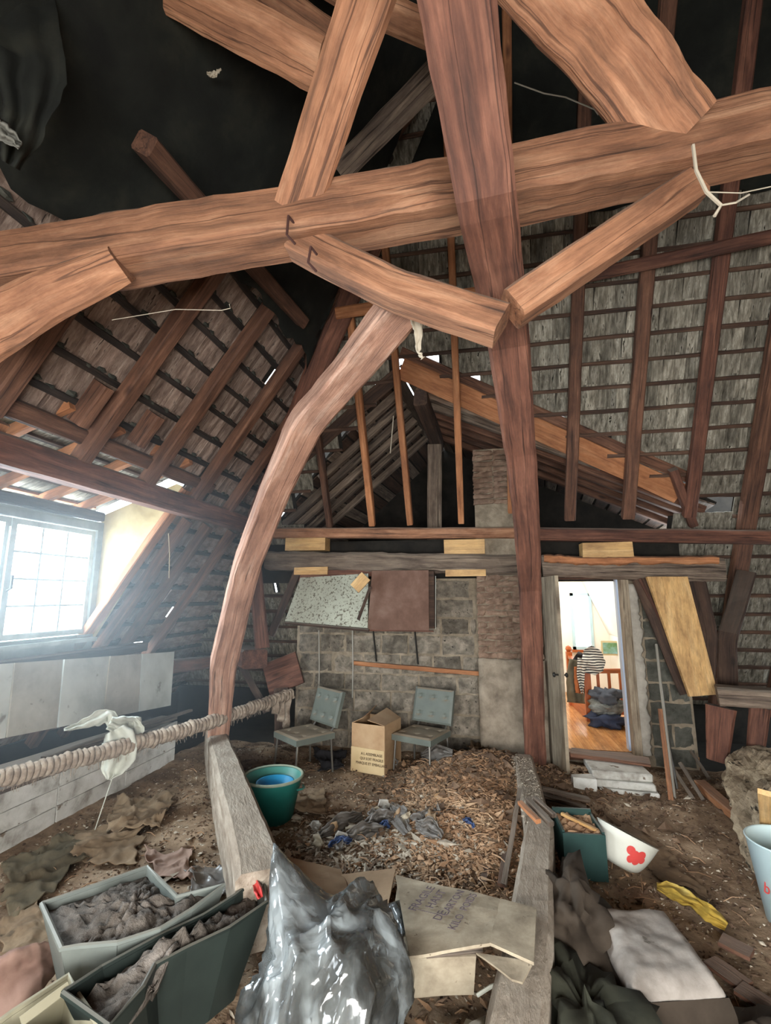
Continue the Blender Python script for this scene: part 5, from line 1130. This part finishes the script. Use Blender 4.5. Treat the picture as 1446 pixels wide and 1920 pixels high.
# plastic rubbish in the centre
M_FILM = glass_mat('dirty_film', .4, (.66, .64, .6, 1), .25); M_FILM.node_tree.nodes['Principled BSDF'].inputs['Base Color'].default_value = (.26, .24, .22, 1)
M_BLUP = plain('blue_plastic_scrap', rgb(60, 78, 116), .4)
rub = [((600, 1590), (680, 1545), M_FILM, 'long clear plastic scrap left in the middle rubbish', .05), ((640, 1600), (720, 1585), M_FILM, 'clear plastic strip at the front of the middle rubbish', .05), ((730, 1530), (765, 1600), M_FILM, 'upright pale plastic flap in the middle rubbish', .06),
       ((690, 1570), (740, 1560), M_FILM, 'small clear plastic ball in the middle rubbish', .05), ((780, 1590), (830, 1625), M_FILM, 'grey plastic scrap at the right end of the middle rubbish', .05), ((615, 1610), (660, 1606), M_BLUP, 'blue plastic scrap in the middle rubbish, front', .02),
       ((712, 1572), (732, 1580), M_BLUP, 'blue plastic scrap in the middle rubbish, rear', .015), ((870, 1595), (892, 1606), M_BLUP, 'tiny blue scrap on the orange chips heap', .012), ((790, 1440), (850, 1470), M_FILM, 'clear plastic packet in front of the right tufted chair', .07), ((715, 1430), (745, 1445), M_FILM, 'small clear bag at the corner of the cardboard box', .06)]
for i, (a, c, m_, l, w2_) in enumerate(rub):
    pa, pb = AZ(a[0], a[1], .0), AZ(c[0], c[1], .0); pa.z = hfloor(pa.x, pa.y) + .03; pb.z = hfloor(pb.x, pb.y) + .03; pm = (pa + pb) / 2; pm.z += .025
    o = sheet('plastic_scrap', m_, None, [pa, pm, pb], [w2_ * .5, w2_ * 1.3, w2_ * .6], n=20, nv=24, fold=2.7, fa=w2_ * .3, amp=.06, sd=i * 1.7); tag(o, l, 'plastic')
for i, (a, b_, c, d_, l) in enumerate((((738, 1620), (785, 1590), (784, 1612), (736, 1624), 'pale flat shard at the front of middle rubbish'), ((765, 1545), (800, 1572), (790, 1600), (752, 1580), 'brownish flat shard right of upright flap'), ((795, 1570), (812, 1608), (800, 1612), (770, 1590), 'grey flat shard near the orange chips'))):
    flat('flat_shard', [a, b_, c, d_], [.09, .11, .05, .05], M_CARDD, l, 'shard', sd=i, n=4)
for i, (a, c, l) in enumerate((((925, 1590), (905, 1655), 'reddish lath lying on the heap, left'), ((948, 1600), (940, 1660), 'dark lath lying on the heap, right'))):
    pa, pb = AZ(a[0], a[1], .12), AZ(c[0], c[1], .12); timber('heap_lath', [pa, pb], .04, .02, M_RF, l, 'lath', up=(0, 0, 1), seg=5, amp=.003)
# papers, sacking on the left floor
M_SACK = rough_mat('mouldy_sacking', [rgb(84, 70, 54), rgb(124, 104, 82), rgb(160, 140, 114)], 3, bump=.5, spots=(5, .64, rgb(70, 62, 50)))
def fsheet(px, mat, lab, cat, amp, sd, n=44, lift=.012):
    p = [AZ(x, y, 0) for x, y in px]
    base = quadpatch(p[3], p[2], p[1], p[0], n, n)
    def f(u, v):
        q_ = base(u, v); e = min(u, 1 - u, v, 1 - v); jx = .09 * fbm(q_.x * 4, q_.y * 4, sd) ; q_ = V((q_.x + jx, q_.y + .04 * fbm(q_.x * 4 + 9, q_.y * 4, sd), 0))
        rr_ = ridg(q_.x * 3.2, q_.y * 3.2, sd); r2_ = ridg(q_.x * 8, q_.y * 8, sd + 5); q_.z = hfloor(q_.x, q_.y) + lift + amp * .5 * max(0, rr_) ** 3 + amp * .35 * max(0, r2_) ** 2 + amp * .3 * abs(fbm(q_.x * 2, q_.y * 2, sd)) + .006 * fbm(q_.x * 25, q_.y * 25, sd); return q_
    o = thicken(B().grid(f, n, n).o('crumpled_' + cat, mat, smooth=True), .005); tag(o, lab, cat); return o
fsheet([(220, 1505), (325, 1500), (300, 1575), (190, 1570)], M_SACK, 'mouldy brown sack lying below the tied cloth', 'sack', .10, 3)
fsheet([(130, 1560), (270, 1560), (240, 1640), (130, 1620)], M_SACK, 'mouldy brown sacking behind the grey planter', 'sacking', .05, 7)
fsheet([(0, 1640), (130, 1570), (170, 1620), (20, 1740)], rough_mat('dark_carpet', [rgb(56, 52, 40), rgb(104, 92, 72)], 4), 'dark rumpled carpet strip at the left edge', 'carpet', .06, 11)
fsheet([(270, 1615), (355, 1610), (380, 1668), (290, 1660)], rough_mat('pinkish_paper', [rgb(128, 104, 92), rgb(166, 140, 124)], 4), 'pinkish crumpled paper behind the grey planter spout', 'paper', .07, 13)
fsheet([(330, 1650), (420, 1640), (440, 1690), (360, 1700)], M_FILM, 'clear plastic wrapping at the foot of diagonal floor beam', 'wrapping', .07, 17)
fsheet([(0, 1760), (75, 1700), (110, 1790), (0, 1850)], M_SACK, 'dusty sacking at left of the grey planter', 'sacking', .05, 19)
fsheet([(590, 1415), (640, 1415), (650, 1450), (600, 1450)], rough_mat('black_rag', [rgb(28, 26, 28), rgb(50, 48, 50)], 4), 'black rag on the floor under the left tufted chair', 'rag', .1, 23)
fsheet([(545, 1500), (610, 1490), (610, 1530), (550, 1530)], M_SACK, 'grey brown rag on the floor beside the turquoise bucket', 'rag', .06, 29)
fsheet([(860, 1375), (915, 1370), (930, 1430), (880, 1440)], M_SACK, 'earth-stained sacking between right tufted chair and chimney', 'sacking', .15, 31)
fsheet([(1130, 1530), (1250, 1600), (1330, 1700), (1230, 1640)], rough_mat('brown_earth_cloth', [rgb(88, 70, 52), rgb(124, 102, 80)], 4), 'long earth-brown fabric lying behind the enamel bowl', 'fabric', .03, 37)

# ================================================================== DEBRIS (uncountable crumbs)
def debris(name, mat, n, fn, smin, smax, flatn=.35, lift=0, zf=None):
    b = B()
    for i in range(n):
        x, y = fn(); z_ = zf if zf is not None else hfloor(x, y) + lift; s_ = R.uniform(smin, smax) * (1 + (R.random() > .93)); M = Matrix.Translation((x, y, z_ + s_ * .2)) @ Matrix.Rotation(R.uniform(0, 6.3), 4, 'Z') @ Matrix.Rotation(R.uniform(-.7, .7), 4, 'X') @ Matrix.Rotation(R.uniform(-.6, .6), 4, 'Y')
        l = R.uniform(.6, 1.8)
        vs = [V((s_ * l, 0, 0)), V((0, s_ * R.uniform(.3, .8), 0)), V((-s_ * l * .8, R.uniform(-.3, .3) * s_, 0)), V((0, -s_ * R.uniform(.3, .8), 0)), V((R.uniform(-.3, .3) * s_, 0, s_ * flatn)), V((0, 0, -s_ * flatn * .5))]
        b.add([M @ v for v in vs], [(0, 1, 4), (1, 2, 4), (2, 3, 4), (3, 0, 4), (1, 0, 5), (2, 1, 5), (3, 2, 5), (0, 3, 5)])
    o = b.o(name, mat); tag(o, kind='stuff'); return o
def gz(cx, cy, sx, sy):
    def f():
        while True:
            x, y = R.gauss(cx, sx), R.gauss(cy, sy)
            if -3.3 < x < 3.3 and .8 < y < 5.9: return x, y
    return f
def uni(x0, x1, y0, y1): return lambda: (R.uniform(x0, x1), R.uniform(y0, y1))
tag(debris('wood_chip_debris', M_CHIP, 9000, gz(-.15, 4.2, .38, .75), .006, .024), 'orange brown rotten wood chips heaped in the middle of floor', 'debris')
tag(debris('dark_crumb_debris', M_CHIPD, 12000, uni(-3.3, 3.2, 1.8, 5.95), .005, .02), 'dark dirt crumbs scattered over the whole floor', 'debris')
tag(debris('pale_crumb_debris', M_CHIPG, 7000, uni(-3.3, 3.2, 1.8, 5.9), .004, .014), 'pale plaster crumbs scattered over the whole floor', 'debris')
tag(debris('rubble_debris', M_CHIPG, 1500, gz(-.9, 3.6, .45, .3), .006, .03), 'pale litter fragments around the middle rubbish', 'debris')
tag(debris('clod_debris', M_CHIPD, 900, gz(.2, 4.9, .6, .5), .012, .034, .8), 'dark clods near the chimney foot and strut', 'debris')
tag(debris('beam_dust_debris', M_CHIPG, 900, lambda: (.33 + R.uniform(-.09, .09) + min(0, (3.7 - 5.2)) * 0, R.uniform(3.7, 5.1)), .003, .01, zf=.285), 'pale crumbs lying on top of the grey floor beam', 'debris')
b = B()
for i in range(700):
    x, y = (gz(-.1, 4.2, .5, .8) if i % 2 else uni(-3, 3, 2.2, 5.8))(); z_ = hfloor(x, y) + .012; a = R.uniform(0, 6.3); l = R.uniform(.04, .16)
    b.tube([(x, y, z_), (x + math.cos(a) * l / 2, y + math.sin(a) * l / 2, z_ + .012), (x + math.cos(a) * l, y + math.sin(a) * l, z_)], R.uniform(.0015, .004), 3)
o = b.o('straw_debris', M_CHIP); tag(o, 'straw and splinters strewn over the floor', 'debris', kind='stuff')
# cobweb strands
M_WEB = plain('dusty_cobweb', rgb(170, 160, 142), .9)
def web(px, label, r_=.004):
    tag(B().tube([AY(x, y, Y) for x, y, Y in px], r_, 5).o('cobweb', M_WEB), label, 'cobweb')
web([(1300, 272, 1.8), (1306, 320, 1.8), (1325, 360, 1.8), (1352, 385, 1.8), (1340, 405, 1.8)], 'thick dusty cobweb hanging under right end of the collar', .007)
web([(1325, 360, 1.8), (1390, 362, 1.82), (1446, 350, 1.85)], 'cobweb strand running to the right edge under the collar', .0025)
web([(1352, 385, 1.8), (1380, 380, 1.8), (1405, 365, 1.82)], 'short cobweb fork under the right end of the collar', .004)
web([(965, 155, 2.4), (1020, 175, 2.4), (1060, 182, 2.4), (1115, 205, 2.4), (1122, 215, 2.4)], 'dusty cobweb strand in the dark right of the raking strut', .004)
web([(210, 600, 2.0), (330, 580, 2.0), (415, 582, 2.0), (432, 578, 2.0), (430, 570, 2.0)], 'long fine cobweb thread below the left end of the collar', .002)
web([(316, 1000, 3.2), (318, 1040, 3.2), (317, 1084, 3.2)], 'cobweb thread hanging in front of the orange cheek rafter', .003)
web([(738, 780, 5), (735, 815, 5), (732, 850, 5)], 'thin thread hanging inside the dormer opening', .006)
o = sheet('cobweb', M_WEB, None, [AY(778, 590, 2.2), AY(785, 620, 2.2), AY(785, 660, 2.2), AY(793, 672, 2.2)], [.03, .02, .008, .012], fold=1, fa=.004); tag(o, 'pale torn web clump hanging from the top of bent brace', 'cobweb')
o = sheet('cobweb', M_WEB, None, [AY(388, 138, 2.0), AY(400, 140, 2.0), AY(415, 130, 2.0)], [.004, .012, .004], fold=2, fa=.006); tag(o, 'small pale web tuft in the dark upper left', 'cobweb')
# dusty haze drifting in the light by the casement window
m = bpy.data.materials.new('window_haze'); m.use_nodes = True; N = m.node_tree.nodes; L = m.node_tree.links
N.remove(N['Principled BSDF']); vs_ = N.new('ShaderNodeVolumeScatter'); vs_.inputs['Color'].default_value = (.82, .93, 1, 1);  vs_.inputs['Anisotropy'].default_value = .3
L.new(vs_.outputs[0], N['Material Output'].inputs['Volume'])
tc = N.new('ShaderNodeTexCoord'); vm = N.new('ShaderNodeVectorMath'); vm.operation = 'DISTANCE'; vm.inputs[1].default_value = (-3.9, 3.4, 1.8); L.new(tc.outputs['Object'], vm.inputs[0])
mr = N.new('ShaderNodeMapRange'); mr.inputs['From Min'].default_value = .2; mr.inputs['From Max'].default_value = 2.9; mr.inputs['To Min'].default_value = .09; mr.inputs['To Max'].default_value = 0; L.new(vm.outputs['Value'], mr.inputs['Value']); L.new(mr.outputs[0], vs_.inputs['Density'])
o = B().box(-3.95, -1.1, 1.0, 5.8, .55, 2.85).o('haze', m); tag(o, 'thin dusty haze in the light beside the casement window', 'haze', kind='stuff')

# pale split upper edge of the door timber, a part of it
dt = [o for o in sc.objects if o.name.startswith('lintel_timber')]
dt.sort(key=lambda o: o.location.x); dt = dt[-1]
M0 = dt.matrix_basis.inverted()
ps = [M0 @ V(p) for p in (AY(1020, 1046, 5.80), AY(1110, 1052, 5.79), AY(1200, 1050, 5.80), AY(1348, 1050, 5.80))]
vs = []; fs = []; n = 40
for i in range(n + 1):
    t_ = i / n * 3; k = min(int(t_), 2); p = ps[k].lerp(ps[k + 1], t_ - k); h_ = .035 + .03 * abs(fbm(i * .35, 2, 3)); h2 = .05 + .03 * fbm(i * .3, 7, 3)
    vs += [p + V((0, .02, h_)), p + V((0, -.012 + .012 * fbm(i * .5, 1, 1), h_ * .6)), p + V((0, -.008, -h2 * .6)), p + V((0, .03, -h2))]
for i in range(n):
    for q_ in range(3): a = i * 4 + q_; fs.append((a, a + 1, a + 5, a + 4))
o = thicken(mk('split_edge', vs, fs, M_NW, dt), .01); o['label'] = 'pale freshly split orange edge'
# iron cramps on the collar
for (a, b2, l) in (((541, 405), (538, 440), 'rusty iron cramp on the collar below the left principal rafter'), ((583, 463), (578, 492), 'rusty iron hook under the collar near the left brace')):
    p0_, p1_ = AY(a[0], a[1], 1.77), AY(b2[0], b2[1], 1.77)
    tag(B().tube([p0_ + V((.01, .05, 0)), p0_, p1_, p1_ + V((.02, .05, -.01))], .006, 6).o('iron_cramp', plain('rust', rgb(62, 34, 28), .8)), l, 'ironwork')
# countless-looking litter, yet each scrap its own thing
lm = [M_FILM, M_CARDD, M_WPAINT, M_FILM, M_CARD]
for i in range(22):
    px, py = R.uniform(585, 835), R.uniform(1535, 1632); p = AZ(px, py); z_ = hfloor(p.x, p.y) + .02; a_ = R.uniform(0, 6.3); l_ = R.uniform(.03, .08)
    q0 = V((p.x, p.y, z_)); q1 = q0 + V((math.cos(a_) * l_, math.sin(a_) * l_, R.uniform(.01, .04))); q2 = q1 + V((math.cos(a_ + .6) * l_, math.sin(a_ + .6) * l_, -.02))
    o = sheet('litter_scrap', lm[i % 5], None, [q0, q1, q2], [R.uniform(.01, .03), R.uniform(.02, .05), R.uniform(.005, .03)], n=8, nv=8, fold=1.3, fa=.012, amp=.02, sd=i * 2.1)
    tag(o, 'small torn scrap in the litter patch in front of the cardboard box', 'litter', 'litter scraps in the middle of the floor')
